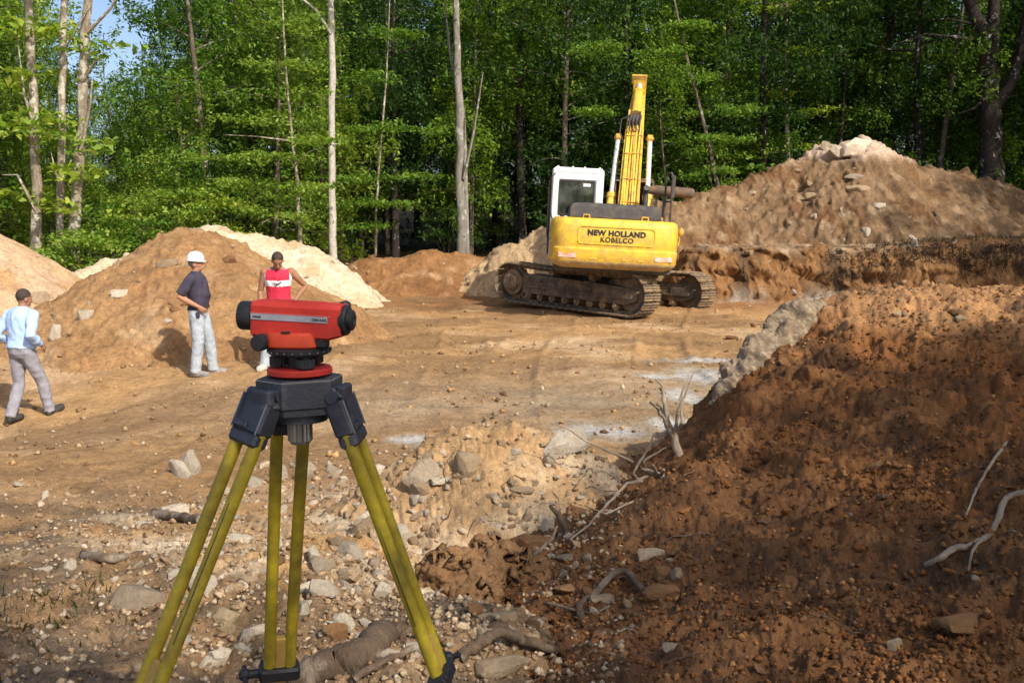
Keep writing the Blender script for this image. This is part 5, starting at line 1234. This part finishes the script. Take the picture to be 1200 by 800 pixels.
# man in the red jersey
J3 = dict(lean=6, head_yaw=6, head_pitch=34, elbow=[(-.38, -.06, 1.19), (.255, -.02, 1.12)], wrist=[(-.22, .10, .985), (.24, .10, .90)], palm=[(1, 0, 0), (-1, 0, 0)], curl=(.7, .7),
    knee=[(-.11, .06, .50), (.15, .08, .50)], ankle=[(-.13, .02, .095), (.22, .06, .095)], toe=[(-.2, 1, 0), (.35, 1, 0)], hairline=1.64)
p3, HM3, LE3, _ = person('p', gA(326, 14.5), R(-171), 1.02, J3, 'man in a red and white sleeveless jersey looking down, behind the levelling instrument', M_skin2, [M_jersey, M_jwhite], M_jean, M_shoe_w, dict(hairm=M_hair, sleeve=0, loose=.014, jersey=True, hem=.84, belt=False))
lg = MB(LE3)                                            # leaping-animal emblem on the chest band
cat = [(-.048, .024), (-.036, .030), (-.030, .020), (-.010, .008), (.012, .004), (.030, .016), (.040, .030), (.046, .028), (.036, .010), (.022, -.006), (.020, -.022), (.012, -.034), (.006, -.032), (.010, -.016), (.002, -.010), (-.012, -.006), (-.024, .000), (-.034, .008), (-.044, .012)]
lg.prism([(x * 1.15, z * 1.0 + 1.258) for x, z in cat], 1, .150, .156); lg.build('emblem', M_letter, p3)
# ------------------------------------------------------------------ stones, clods, roots, twigs, gravel
def stone_mesh(name, seed, mat, sub=3, npl=11, rough=.022, sx=1.0):
    r = np.random.default_rng(seed); bm = bmesh.new(); bmesh.ops.create_icosphere(bm, subdivisions=sub, radius=1)
    V = np.array([v.co[:] for v in bm.verts]); V /= np.linalg.norm(V, axis=1)[:, None]
    N = r.normal(0, 1, (npl, 3)); N /= np.linalg.norm(N, axis=1)[:, None]; N = np.r_[N, np.eye(3), -np.eye(3)]
    D = np.r_[r.uniform(.52, .92, npl), r.uniform(.72, 1.0, 6)]
    dots = V @ N.T; rad = np.where(dots > .05, D[None] / np.maximum(dots, .05), 9)
    srt = np.sort(rad, 1); rr = srt[:, 0]
    q = V * rr[:, None]
    n1 = fbm(q[:, 0] + q[:, 2] * .7 + seed, q[:, 1] - q[:, 2] * .6, 2.2, 4, seed)
    q = q * (1 + rough * 2.2 * n1)[:, None] * np.array([1.0, .78, .62]) 
    for v, p in zip(bm.verts, q): v.co = p
    me = bpy.data.meshes.new(name); bm.to_mesh(me); bm.free(); me.materials.append(mat)
    me.polygons.foreach_set('use_smooth', [True] * len(me.polygons)); me.set_sharp_from_angle(angle=R(24)); return me
STONES = {m.name: [stone_mesh('stone', 900 + k * 7 + i * 131, m) for k in range(5)] for i, m in enumerate((M_rock, M_rockpale, M_rockgrey, M_rockred))}
def put_stone(px, py, w, mat, label, group=None, asp=(1, 1, 1), rz=None, tilt=.25, sink=.25, k=None, name='stone', cat='stone', yaw_px=None, loc=None):
    """w: width in photo pixels"""
    if loc is None:
        h_, ok = hit(px, py); loc = h_[0]
        if not ok[0]: return None
    s = w / FPX * loc[1] / 2 / .92
    me = STONES[mat.name][k if k is not None else random.randrange(5)]
    o = link_mesh(name, me); o.location = (loc[0], loc[1], loc[2] + s * .5 * asp[2] * (1 - 2 * sink) * .8)
    o.rotation_euler = (random.gauss(0, tilt), random.gauss(0, tilt), rz if rz is not None else random.uniform(0, 6.28)); o.scale = (s * asp[0], s * asp[1], s * asp[2])
    return tag(o, label, cat, group)
# stones that one can point to
for a in (
    (161, 712, 84, M_rockgrey, 'biggest pale grey boulder with a smooth top left of the tripod leg', (1, .8, .9), .15, 0),
    (222, 676, 58, M_rockpale, 'pale flat-sided stone behind the left pair of tripod rails', (1, .8, .8), .3, 1),
    (267, 726, 37, M_rock, 'round tan stone between the left and middle tripod legs', (1, 1, 1.3), 1.2, 2),
    (81, 664, 19, M_rockpale, 'small pale blocky stone lying alone on the dark humus', (1, .9, 1.1), .6, 3),
    (52, 668, 20, M_rockpale, 'flat pale stone beside the small blocky one', (1, .8, .6), .2, 4),
    (170, 614, 24, M_rockpale, 'flat cream stone in front of a dark root', (1, .8, .5), .1, 1),
    (412, 652, 46, M_rockpale, 'big pale slanting stone amid the rubble between the tripod legs', (1, .7, .9), 2.4, 3),
    (378, 666, 40, M_rockgrey, 'grey angular stone leaning beside the slanting pale one', (1, .8, 1), .4, 0),
    (404, 690, 30, M_rockgrey, 'narrow grey slab propped upright below the slanting stone', (1, .6, 1.1), 2.2, 2),
    (378, 695, 34, M_rockred, 'reddish brown flat stone under the grey angular one', (1, .7, .5), .2, 1),
    (428, 748, 44, M_rockpale, 'long pale flat stone lying above the thick root', (1, .45, .4), -.45, 4),
    (392, 742, 34, M_rockred, 'brown upright block at the end of the thick root', (1, .8, 1.3), .3, 2),
    (548, 548, 40, M_rock, 'tan upright block set into the top of the small heap', (.9, .9, 1.5), .5, 3),
    (518, 562, 36, M_rockpale, 'pale plate of stone on the left flank of the small heap', (1, .8, .45), .5, 1),
    (662, 524, 62, M_rockpale, 'biggest pale boulder at the right end of the small heap', (1, .85, 1.0), .2, 0),
    (643, 542, 24, M_rockgrey, 'narrow grey stone standing upright before the pale boulder', (.7, .7, 1.7), .3, 2),
    (612, 575, 34, M_rock, 'flat oval stone on the front of the small heap', (1, .7, .5), .1, 4),
    (590, 592, 16, M_rockgrey, 'small grey stone below the flat oval stone', (1, .8, .7), .8, 1),
    (640, 622, 26, M_rockpale, 'pale pointed stone standing where heap and mound meet', (.75, .75, 1.7), .4, 3),
    (622, 642, 62, M_rockred, 'rounded reddish stone half buried at the foot of the mound', (1, .8, .8), .2, 0),
    (583, 726, 58, M_rock, 'flat tan wedge of stone below the root clod', (1, .62, .6), .25, 1),
    (662, 655, 30, M_rockgrey, 'grey rounded stone on the lower slope of the mound', (1, .8, .8), .4, 2),
    (660, 676, 20, M_rockgrey, 'small pointed grey stone under the grey rounded one', (.8, .8, 1.3), .4, 4),
    (690, 655, 18, M_rockgrey, 'little grey stone beside the grey rounded one', (.8, .8, 1.2), 1.3, 0),
    (712, 706, 48, M_rock, 'orange tan stone under the arched root', (1, .7, .55), .05, 2),
    (585, 783, 74, M_rock, 'brown slab under the long branch at the bottom edge', (1, .6, .6), .1, 3),
    (776, 696, 50, M_rockred, 'rough reddish clod right of the arched root', (1, .7, .6), .35, 4),
    (1047, 758, 24, M_rockgrey, 'small brown stone standing in the dark soil at the lower right', (.8, .8, 1.3), .5, 1),
    (846, 722, 30, M_rockred, 'dark broken clod with a deep shadow under it', (1, .7, .8), .9, 0),
    (1130, 735, 70, M_rockred, 'large dark clod of earth near the lower right corner', (1, .8, .6), .5, 3),
    (665, 690, 40, M_rockred, 'brown flat clod on the slope left of the arched root', (1, .8, .5), 1.0, 2),
    (140, 345 - 0, 24, M_rockpale, 'pale block beside the shoulder of the brown pile', (1, .8, .9), .4, 1),
    (102, 372, 22, M_rockpale, 'pale stone at the left foot of the brown pile', (1, .8, 1.1), .9, 2),
    (64, 395, 26, M_rockpale, 'white pointed stone beside the man in the blue shirt', (.7, .7, 1.5), .3, 3),
    (46, 352, 34, M_rock, 'rounded tan boulder between the sand pile and the brown pile', (1, .9, 1), .2, 0),
    (196, 312, 30, M_rock, 'round flat stone embedded in the face of the brown pile', (1, .8, .8), .2, 4),
    (268, 306, 20, M_rockred, 'brown slab sticking out near the top of the pale pile', (1, .7, 1.0), .4, 1),
    (1005, 178, 44, M_rockpale, 'largest pale rock on the peak of the big pile', (1, .8, 1.1), .3, 0),
    (980, 182, 30, M_rockpale, 'pale rock beside the peak of the big pile', (1, .8, .9), 1.3, 2),
    (940, 186, 13, M_rockpale, 'small white block on the left shoulder of the peak', (1, .8, 1), .5, 3),
    (966, 174, 14, M_rockgrey, 'grey pointed stone standing left of the peak', (.8, .8, 1.5), .7, 1),
    (1000, 208, 24, M_rockgrey, 'flat grey slab below the peak', (1, .8, .5), .1, 4),
    (1004, 222, 34, M_rock, 'broad curved slab in the middle of the big pile', (1, .7, .5), -.5, 1),
    (1150, 246, 14, M_rockgrey, 'grey block low on the right end of the big pile', (1, .8, 1.1), .8, 2)):
    o = put_stone(a[0], a[1], a[2], a[3], a[4], None, a[5], a[6], .12, .34, a[7])
# the long boulder on the flank of the dark mound
bl = empty('boulder', tuple(P(905, 425, 7.75))); tag(bl, 'long pale grey boulder lying against the left flank of the dark mound', 'boulder'); c0 = Vector(bl.location)
def blob_rock(path, radii, seed, amp, n=72, per=30):
    pts, rs = [], []
    for i in range(len(path) - 1):
        for s in range(per): f = s / per; pts.append(Vector(path[i]).lerp(Vector(path[i + 1]), f)); rs.append(radii[i] + (radii[i + 1] - radii[i]) * f)
    pts.append(Vector(path[-1])); rs.append(radii[-1]); mb = MB(); mb.tube(pts, rs, n, True)
    for i, v in enumerate(mb.v):
        k = min(i // n, len(pts) - 1); d = (v - pts[k]); 
        q = mnoise.fractal(Vector((v.x * 3 + seed, v.y * 3, v.z * 3)), .7, 2.1, 5); q2 = -abs(mnoise.noise(Vector((v.x * 5, v.y * 5 + seed, v.z * 5)))) * 1.3 - abs(mnoise.noise(Vector((v.x * 13, v.y * 13 + seed, v.z * 13)))) * .35 + .12 * mnoise.noise(v * 30)
        mb.v[i] = v + d.normalized() * (q * amp + q2 * amp * .42 + amp * .3)
    return mb
mb = blob_rock([P(838, 478, 7.45) - c0, P(868, 446, 7.6) - c0, P(905, 414, 7.75) - c0, P(938, 380, 7.95) - c0, P(962, 362, 8.1) - c0], [.05, .15, .165, .14, .05], 3, .10)
M_bould = rock_mat('boulder_stone', (.27, .205, .14), (.14, .10, .065), (.46, .37, .27)); mb.build('rock_body', M_bould, bl, 50)
mb = blob_rock([P(925, 398, 7.8) - c0, P(942, 372, 8.0) - c0, P(960, 358, 8.1) - c0], [.06, .105, .05], 9, .07); mb.build('rock_cap', M_rockpale, bl, 50)
# root clod: a lump of earth held together by roots
rc_l = hit([560], [690])[0][0]; rcl = empty('root_clod', tuple(rc_l)); tag(rcl, 'ragged brown lump of earth and roots behind the right tripod leg', 'root clod')
mb = MB()
for (dx, dy, dz, r) in ((-.12, 0, .08, .20), (.10, .05, .10, .18), (-.02, -.08, .02, .18), (.25, .05, .06, .14), (-.25, -.05, -.02, .15), (.05, .1, .16, .12)): mb.ell((dx, dy, dz), (r, r * .8, r * .75), 20, 14)
ro = remeshed(mb, 'earth_lump', M_rockred, .012, 1, 0, 9, rcl)
for v in ro.data.vertices:
    q = mnoise.fractal(v.co * 9, .65, 2.1, 5); q2 = abs(mnoise.noise(v.co * 14)); v.co += v.normal * (q * .045 - q2 * .022 + .012 * mnoise.noise(v.co * 45))
M_clod = soil_mat('clod_soil'); 
at_ = ro.data.color_attributes.new('tint', 'FLOAT_COLOR', 'POINT')
for i, v in enumerate(ro.data.vertices):
    k = .5 + .5 * mnoise.noise(v.co * 5); at_.data[i].color = (.17 + .17 * k, .10 + .09 * k, .05 + .04 * k, 1)
ro.data.materials.clear(); ro.data.materials.append(M_clod)
M_root = bark_mat('root_pale', (.40, .32, .23), (.26, .19, .12), (.52, .45, .36), (.5, .7)); M_rootd = bark_mat('root_brown', (.15, .105, .07), (.09, .06, .04), (.30, .24, .18), (.5, .65))
def root(name, pix, r0, r1, mat, label, cat='root', parent=None, lift=.0, branches=(), fine=5, ddef=None):
    """a root or branch laid over the earth through photo positions (px, py, height above the ground in metres)"""
    q = np.array([[p[0], p[1]] for p in pix], float); H_, ok = hit(q[:, 0], q[:, 1])
    pts = [Vector(h) + Vector((0, 0, p[2] if len(p) > 2 else .0)) for h, p in zip(H_, pix)]
    def smooth(pts, n):
        o = []
        for i in range(len(pts) - 1):
            a = pts[max(i - 1, 0)]; b = pts[i]; c = pts[i + 1]; d = pts[min(i + 2, len(pts) - 1)]
            for s in range(n):
                t = s / n; o.append(.5 * ((2 * b) + (c - a) * t + (2 * a - 5 * b + 4 * c - d) * t * t + (3 * b - a - 3 * c + d) * t ** 3))
        return o + [pts[-1]]
    org = pts[0]; S = smooth([p - org for p in pts], fine); n = len(S)
    S = [p + Vector((random.gauss(0, r0 * .1), random.gauss(0, r0 * .1), random.gauss(0, r0 * .1))) for p in S]
    rs = [(r0 + (r1 - r0) * i / (n - 1)) * random.uniform(.92, 1.08) for i in range(n)]
    mb = MB(); mb.tube(S, rs, 12)
    for i, v in enumerate(mb.v): mb.v[i] = v + (v - S[min(i // 12, n - 1)]) * (.28 * mnoise.noise(v * (1.6 / r0) ** .8 * 1.2))
    if parent is None: o = mb.build(name, mat, None, 60); o.location = org; return tag(o, label, cat)
    o = mb.build(name, mat, None, 60); o.location = org - parent.location; o.parent = parent; return o
def at_air(pts): return [P(*p) for p in pts]
def branch_thing(name, label, cat, mat, lines):
    o0 = P(*lines[0][0][0]); t = empty(name, tuple(o0)); tag(t, label, cat)
    for i, (pts, r0, r1) in enumerate(lines):
        mb = MB(); q = [P(*p) - o0 for p in pts]; S = []
        for a, b in zip(q[:-1], q[1:]):
            for s in range(4): S.append(a.lerp(b, s / 4) + Vector((random.gauss(0, r0 * .14), random.gauss(0, r0 * .14), random.gauss(0, r0 * .14))))
        S.append(q[-1]); n = len(S); mb.tube(S, [(r0 + (r1 - r0) * k / (n - 1)) * random.uniform(.85, 1.12) for k in range(n)], 7); mb.build('stem' if i == 0 else 'branch', mat, t, 60)
    return t
Y = 6.7
branch_thing('dead_bush', 'bleached broken stump with splintered upright branches at the foot of the mound', 'dead stump', M_root, [
    ([(802, 556, Y), (797, 532, Y), (788, 505, Y), (776, 482, Y), (762, 470, Y)], .038, .016), ([(782, 495, Y), (778, 468, Y - .05), (776, 452, Y), (768, 444, Y)], .018, .005), ([(790, 512, Y), (795, 480, Y - .1), (806, 456, Y - .1), (812, 438, Y)], .016, .003),
    ([(796, 470, Y - .1), (802, 452, Y - .1), (810, 448, Y)], .010, .004), ([(792, 505, Y), (800, 495, Y - .1), (798, 480, Y)], .018, .008), ([(774, 480, Y), (768, 476, Y - .05)], .012, .006)])
branch_thing('dead_branch', 'forked pale dead branch lying below the broken stump', 'dead branch', M_root, [
    ([(782, 560, 6.4), (765, 556, 6.3), (752, 548, 6.25)], .03, .012), ([(762, 556, 6.3), (748, 562, 6.25), (742, 555, 6.2), (750, 540, 6.2), (762, 522, 6.2), (766, 508, 6.2)], .013, .005), ([(758, 553, 6.3), (754, 540, 6.2), (770, 530, 6.2), (780, 524, 6.2)], .010, .004), ([(770, 556, 6.3), (766, 545, 6.2)], .012, .008), ([(775, 556, 6.3), (778, 550, 6.2)], .014, .008)])
branch_thing('long_twig', 'long thin twig trailing from the stump over the pale boulder', 'twig', M_root, [([(742, 541, 6.3), (712, 528, 6.2), (688, 517, 6.15), (665, 502, 6.1), (645, 495, 6.1)], .009, .003)])
branch_thing('long_twig', 'bent grey twig running down the lower left edge of the mound', 'twig', M_root, [([(752, 563, 6.0), (735, 566, 5.9), (712, 590, 5.6), (690, 615, 5.4), (668, 632, 5.2)], .012, .005), ([(768, 580, 5.9), (735, 590, 5.7), (710, 602, 5.55), (685, 592, 5.5)], .009, .004)])
branch_thing('broken_stake', 'weathered splinter of wood leaning beside the pointed stone', 'splinter', M_rootd, [([(665, 625, 5.6), (655, 604, 5.6), (645, 592, 5.65)], .022, .012)])
branch_thing('white_root', 'thin white root curving over the reddish buried stone', 'root', M_root, [([(618, 655, 5.2), (632, 645, 5.15), (648, 630, 5.15), (653, 616, 5.2)], .012, .006)])
root('pale_root', [(1205, 582, .03), (1178, 592, .03), (1170, 612, .02), (1158, 632, .02), (1135, 645, .02), (1118, 650, .03), (1100, 660, .02), (1085, 664, .01)], .014, .015, M_root, 'pale bent root sticking out of the dark mound, the thicker one')
root('pale_root', [(1158, 632, .02), (1142, 646, .02), (1136, 664, .01), (1133, 682, .01)], .008, .004, M_root, 'thin pale rootlet hanging from the thicker bent root')
root('pale_root', [(1180, 522, .02), (1166, 542, .03), (1152, 565, .03), (1142, 582, .02), (1132, 606, .01)], .009, .005, M_root, 'thin straight root hanging alone on the mound above the thick one')
root('arched_root', [(754, 692, .0), (735, 684, .06), (715, 688, .06), (700, 700, .03), (686, 708, .02), (678, 718, .02), (684, 728, .0)], .016, .020, M_rootd, 'grey arched root looping over an orange tan stone')
root('thick_root', [(340, 797, -.10), (362, 788, -.01), (395, 782, .02), (430, 768, .03), (455, 750, .03), (478, 738, -.02)], .075, .045, M_rootd, 'thick grey brown root like a log lying behind the right tripod leg', 'log')
root('branch', [(415, 800, .02), (440, 788, .03), (470, 774, .03), (490, 764, .02)], .018, .012, M_rootd, 'thin brown branch below the thick root', 'branch')
root('branch', [(540, 775, .02), (565, 765, .05), (590, 758, .06), (620, 765, .05), (650, 768, .02)], .026, .020, M_rootd, 'brown branch lying across the slab at the bottom edge', 'branch')
root('dark_root', [(98, 652, .01), (118, 658, .02), (140, 658, .02), (170, 650, .01)], .028, .02, M_rootd, 'dark curved root half buried in the humus left of the tripod')
root('dark_root', [(180, 604, .01), (205, 610, .03), (235, 612, .02)], .04, .03, M_rootd, 'short thick dark root behind the left tripod rails')
root('dark_root', [(0, 628, .01), (30, 622, .01), (62, 616, .01)], .02, .015, M_rootd, 'straight dark stick near the left edge of the rubble', 'stick')
root('twig', [(720, 745, .01), (738, 740, .02), (746, 744, .01)], .005, .003, M_root, 'tiny bent twig on the soil under the reddish clod')
root('twig', [(510, 700, .02), (528, 690, .02), (545, 690, .02)], .007, .004, M_root, 'thin pale rootlet beside the right tripod leg')
root('twig', [(640, 710, .02), (690, 720, .01), (715, 712, .01)], .008, .005, M_rootd, 'thin brown stick on the slope below the flat brown clod')
root('pale_stick', [(985, 215 + 30, .02), (990, 262, .03)], .03, .02, M_root, 'pale stick standing in the face of the big pile', 'stick')
# scattered stones that nothing tells apart
def scatter(n, box, wr, mats, label, group, seed, asp=(.5, .9), sink=.25, poly=None, pw=2.2):
    r = np.random.default_rng(seed); px = r.uniform(box[0], box[2], n * 3); py = r.uniform(box[1], box[3], n * 3)
    if poly is not None: k = poly(px, py); px, py = px[k], py[k]
    px, py = px[:n], py[:n]; L_, ok = hit(px, py)
    for i in range(len(px)):
        if not ok[i]: continue
        w = wr[0] + (wr[1] - wr[0]) * r.uniform() ** pw
        put_stone(0, 0, w, mats[r.integers(len(mats))], label, group, (1, r.uniform(.6, 1), r.uniform(*asp) * 1.3), None, .35, sink, None, loc=L_[i])
scatter(84, (205, 545, 500, 780), (10, 44), [M_rockpale, M_rockpale, M_rockpale, M_rock, M_rockgrey], 'pale angular stone lying in the rubble behind and under the tripod', 'stones in the rubble under the tripod', 1, (.5, 1.0))
scatter(14, (10, 560, 240, 790), (8, 20), [M_rockpale, M_rock, M_rockgrey], 'small stone lying in the dark humus left of the tripod', 'stones in the dark humus', 2)
scatter(30, (480, 520, 690, 640), (7, 26), [M_rockpale, M_rock], 'tan stone lying on the small earth heap', 'stones on the small heap', 3)
scatter(24, (520, 640, 800, 795), (8, 34), [M_rockgrey, M_rock, M_rockred], 'stone lying on the lower slope of the dark mound', 'stones on the lower slope of the mound', 4)
scatter(16, (860, 480, 1195, 790), (6, 16), [M_rockred, M_rockgrey, M_rockred], 'small clod lying on the dark crumbly slope of the mound', 'clods on the dark mound', 5)
scatter(9, (980, 345, 1195, 400), (7, 18), [M_rock, M_rockred], 'tan stone near the sunlit crest of the dark mound', 'stones on the crest of the mound', 6)
scatter(20, (880, 185, 1120, 290), (6, 18), [M_rock, M_rockgrey, M_rockpale], 'stone on the face of the big grey brown pile', 'stones on the big pile', 7)
scatter(14, (800, 215, 1195, 345), (5, 14), [M_rock, M_rockgrey], 'stone on the slope above the cut bank', 'stones above the cut bank', 8)
scatter(16, (60, 290, 220, 400), (5, 14), [M_rock, M_rockred, M_rockpale], 'stone on the left slope of the brown soil pile', 'stones on the brown pile', 9)
scatter(20, (100, 270, 400, 340), (5, 15), [M_rockpale, M_rockpale, M_rock], 'pale rock on the cream rubble pile', 'rocks on the rubble pile', 10, poly=lambda x, y: np.abs(x - 240) > 30)
scatter(12, (400, 300, 640, 345), (4, 13), [M_rockpale, M_rock, M_rockred], 'stone along the low earth berm and the slope beside the tracks', 'stones along the berm', 11)
scatter(14, (420, 360, 900, 520), (4, 13), [M_rock, M_rockgrey, M_rockred], 'small stone on the flat floor of the clearing', 'stones on the clearing floor', 12, (.4, .7))
scatter(8, (60, 410, 420, 540), (4, 12), [M_rock, M_rockgrey, M_rockred], 'small stone on the trodden earth near the two men', 'stones on the trodden earth', 13, (.4, .7))
# rubble past the counted stones: angular lumps joined into one
LOW = []
for k in range(7):
    me = stone_mesh('tmp', 1500 + k * 13, M_soil, 2, 9, .02); v = np.empty(len(me.vertices) * 3); me.vertices.foreach_get('co', v); f = np.empty(len(me.polygons) * 3, np.int32); me.polygons.foreach_get('vertices', f)
    LOW.append((v.reshape(-1, 3), f.reshape(-1, 3))); bpy.data.meshes.remove(me)
def rubble(name, boxes, cols, seed, label):
    r = np.random.default_rng(seed); VV, FF, CC = [], [], []; off = 0
    for (n, x0, y0, x1, y1, w0, w1) in boxes:
        L_, ok = hit(r.uniform(x0, x1, n), r.uniform(y0, y1, n))
        for p, k in zip(L_, ok):
            if not k: continue
            s = (w0 + (w1 - w0) * r.uniform() ** 2.5) / FPX * p[1] / 2; V, F = LOW[r.integers(7)]
            m_ = np.array(Euler((r.normal(0, .5), r.normal(0, .5), r.uniform(0, 6.28))).to_matrix()); V = (V * s * np.array([1, r.uniform(.6, 1), r.uniform(.5, 1)])) @ m_.T + p + np.array([0, 0, s * .12])
            VV.append(V); FF.append(F + off); off += len(V); CC.append(np.repeat(np.array(cols[r.integers(len(cols))])[None] * r.uniform(.75, 1.15), len(V), 0))
    me = np_mesh(name, np.concatenate(VV), np.concatenate(FF), M_soil, True, np.concatenate(CC)); me.set_sharp_from_angle(angle=R(22)); o = link_mesh(name, me); tag(o, label, None, None, 'stuff')
rubble('rubble', [(330, 250, 545, 520, 700, 8, 26), (150, 150, 640, 500, 795, 8, 24), (90, 480, 520, 690, 640, 6, 20), (110, 500, 640, 740, 795, 7, 22), (40, 20, 560, 230, 700, 7, 20)], [(.50, .40, .28), (.42, .31, .20), (.48, .40, .31), (.36, .25, .15), (.30, .20, .115)], 71, 'loose angular rubble strewn between the tripod legs and the small heap')
rubble('clods', [(170, 700, 520, 1195, 795, 7, 26), (120, 850, 380, 1195, 600, 6, 18)], [(.20, .09, .034), (.26, .115, .04), (.15, .07, .03), (.22, .12, .06)], 72, 'broken reddish clods of earth strewn over the dark mound')
# gravel and crumbs past counting: real little stones joined into one mesh
OCT = np.array([(1, 0, 0), (-1, 0, 0), (0, 1, 0), (0, -1, 0), (0, 0, 1), (0, 0, -1)], float); OF = np.array([(0, 2, 4), (2, 1, 4), (1, 3, 4), (3, 0, 4), (2, 0, 5), (1, 2, 5), (3, 1, 5), (0, 3, 5)])
def grit(name, n, sample, rmm, cols, seed, label, pw=3.0):
    r = np.random.default_rng(seed); x, y = sample(r, n); n = len(x)
    if name == 'soil_crumbs': x, y, z, _ = displaced(h_mound, s_mound, x, y)
    else: z = surf(x, y)
    s = (rmm[0] + (rmm[1] - rmm[0]) * r.uniform(0, 1, n) ** pw) / 1000
    V = OCT[None] * r.uniform(.6, 1.25, (n, 6, 1)); V = V * np.stack([r.uniform(.7, 1.3, n), r.uniform(.6, 1.1, n), r.uniform(.5, 1, n)], 1)[:, None]
    a = r.uniform(0, 6.28, n); b = r.normal(0, .5, n); ca, sa, cb_, sb = np.cos(a), np.sin(a), np.cos(b), np.sin(b)
    X = V[..., 0] * ca[:, None] - V[..., 1] * sa[:, None]; Y_ = V[..., 0] * sa[:, None] + V[..., 1] * ca[:, None]; Z = V[..., 2]
    Y2 = Y_ * cb_[:, None] - Z * sb[:, None]; Z2 = Y_ * sb[:, None] + Z * cb_[:, None]
    Vv = np.stack([X, Y2, Z2], -1) * s[:, None, None] + np.stack([x, y, z + s * .35], 1)[:, None]
    F = (np.arange(n)[:, None, None] * 6 + OF[None]).reshape(-1, 3); C = np.array(cols)[r.integers(len(cols), size=n)] * r.uniform(.7, 1.25, (n, 1))
    o = link_mesh(name, np_mesh(name, Vv.reshape(-1, 3), F, M_soil, smooth=False, tint=np.repeat(C, 6, 0))); tag(o, label, None, None, 'stuff'); return o
def samp(y0, y1, xa, xb, acc=None):
    def f(r, n):
        d = np.exp(r.uniform(math.log(y0), math.log(y1), n)); x = d * r.uniform(xa, xb, n)
        if acc is not None: k = acc(x, d, r); x, d = x[k], d[k]
        return x, d
    return f
grit('soil_crumbs', 80000, samp(2.7, 9.2, -.12, .56, lambda x, y, r: (h_mound(x, y) > h_ground(x, y)) & (r.uniform(0, 1, len(x)) < .25 + .75 * ss(-.15, .35, fbm(x, y, 1.1, 3, 801)))), (2, 21), [(.30, .135, .045), (.26, .105, .034), (.19, .085, .033), (.38, .20, .08), (.13, .062, .028), (.22, .095, .035)], 21, 'loose orange brown crumbs of soil on the dark mound', 5)
grit('gravel', 26000, samp(3.2, 8.0, -.56, .12, lambda x, y, r: r.uniform(0, 1, len(x)) < .2 + .8 * ss(-.2, .3, fbm(x, y, .9, 3, 803)) * ss(-3.8, -1.5, x)), (3, 27), [(.50, .38, .25), (.42, .30, .185), (.36, .24, .14), (.50, .41, .30), (.24, .15, .085)], 22, 'loose pale gravel and chips of stone around the tripod', 4)
grit('floor_gravel', 9000, samp(8.0, 26, -.54, .45, lambda x, y, r: r.uniform(0, 1, len(x)) < .15 + .85 * ss(0, .4, fbm(x, y, .5, 3, 805))), (10, 55), [C_TAN, (.42, .30, .18), (.33, .22, .12), (.50, .40, .28), (.22, .13, .07)], 23, 'scattered small stones and clods on the clearing floor', 4)
# ragged roots and turf along the lip of the cut bank
r = np.random.default_rng(31); mb = MB()
for q in range(420):
    x = r.uniform(8.0, 14.5); y = bank_front(np.array([x]))[0] - r.uniform(.0, .5); z = surf(np.array([x]), np.array([y]))[0] + r.uniform(.0, .1); l = r.uniform(.12, .5)
    p = Vector((x, y - .05, z)); mb.tube([p, p + Vector((r.normal(0, .08), -.12, .03)), p + Vector((r.normal(0, .16), -.2, -l))], [.014, .010, .004], 3, False)
o = mb.build('hanging_roots', bark_mat('root_dark', (.06, .042, .026), (.035, .025, .016)), None); tag(o, 'dark ragged roots and turf hanging over the lip of the cut bank', None, None, 'stuff')
M_dry = leaf_mat('dry_grass', (.03, .035, .012), (.06, .058, .022), (.10, .085, .035), .2)
def tuft(n, sample, hr, seed, mat, name, label):
    r = np.random.default_rng(seed); x, y = sample(r, n); z = surf(x, y); n = len(x); h = r.uniform(*hr, n); a = r.uniform(0, 6.28, n); w = h * .05 + .003
    bx_, by_ = np.cos(a) * w, np.sin(a) * w; lx, ly = r.normal(0, .35, n) * h, r.normal(0, .35, n) * h
    V = np.stack([np.stack([x - bx_, y - by_, z - .01], 1), np.stack([x + bx_, y + by_, z - .01], 1), np.stack([x + lx * .5 + bx_ * .6, y + ly * .5 + by_ * .6, z + h * .65], 1), np.stack([x + lx, y + ly, z + h], 1)], 1)
    o = link_mesh(name, np_mesh(name, V.reshape(-1, 3), np.arange(4 * n).reshape(n, 4), mat, smooth=False)); tag(o, label, None, None, 'stuff')
tuft(700, lambda r, n: (lambda x: (x, bank_front(x) + r.uniform(-.15, 1.6, n)))(r.uniform(9.0, 14.5, n)), (.05, .17), 41, M_dry, 'bank_grass', 'thin dark grass on the top of the cut bank')
tuft(300, lambda r, n: (r.normal(-2.05, .35, n), r.normal(4.2, .30, n)), (.02, .055), 42, M_dry, 'humus_grass', 'dark torn grass and moss in the humus left of the tripod')

# fine roots tangled in the lower slope and hanging from the clod
r = np.random.default_rng(51); mb = MB(); px = np.r_[r.uniform(500, 830, 60), r.uniform(860, 1190, 26)]; py = np.r_[r.uniform(560, 790, 60), r.uniform(440, 780, 26)]; L_, ok = hit(px, py)
for i in range(len(px)):
    if not ok[i]: continue
    a = r.uniform(0, 6.28); l = r.uniform(.08, .38); xs = [L_[i][0]]; ys = [L_[i][1]]
    for q in range(5): a += r.normal(0, .35); xs.append(xs[-1] + math.cos(a) * l / 5); ys.append(ys[-1] + math.sin(a) * l / 5)
    zs = surf(np.array(xs), np.array(ys)) + np.array([-.01, .012, .02, .02, .012, -.005]); w = r.uniform(.001, .0032)
    mb.tube([Vector(q) for q in zip(xs, ys, zs)], [w, w, w * .9, w * .8, w * .6, w * .4], 4, False)
o = mb.build('fine_roots', M_rootd, None, 60); tag(o, 'fine brown roots tangled in the soil of the dark mound', None, None, 'stuff')
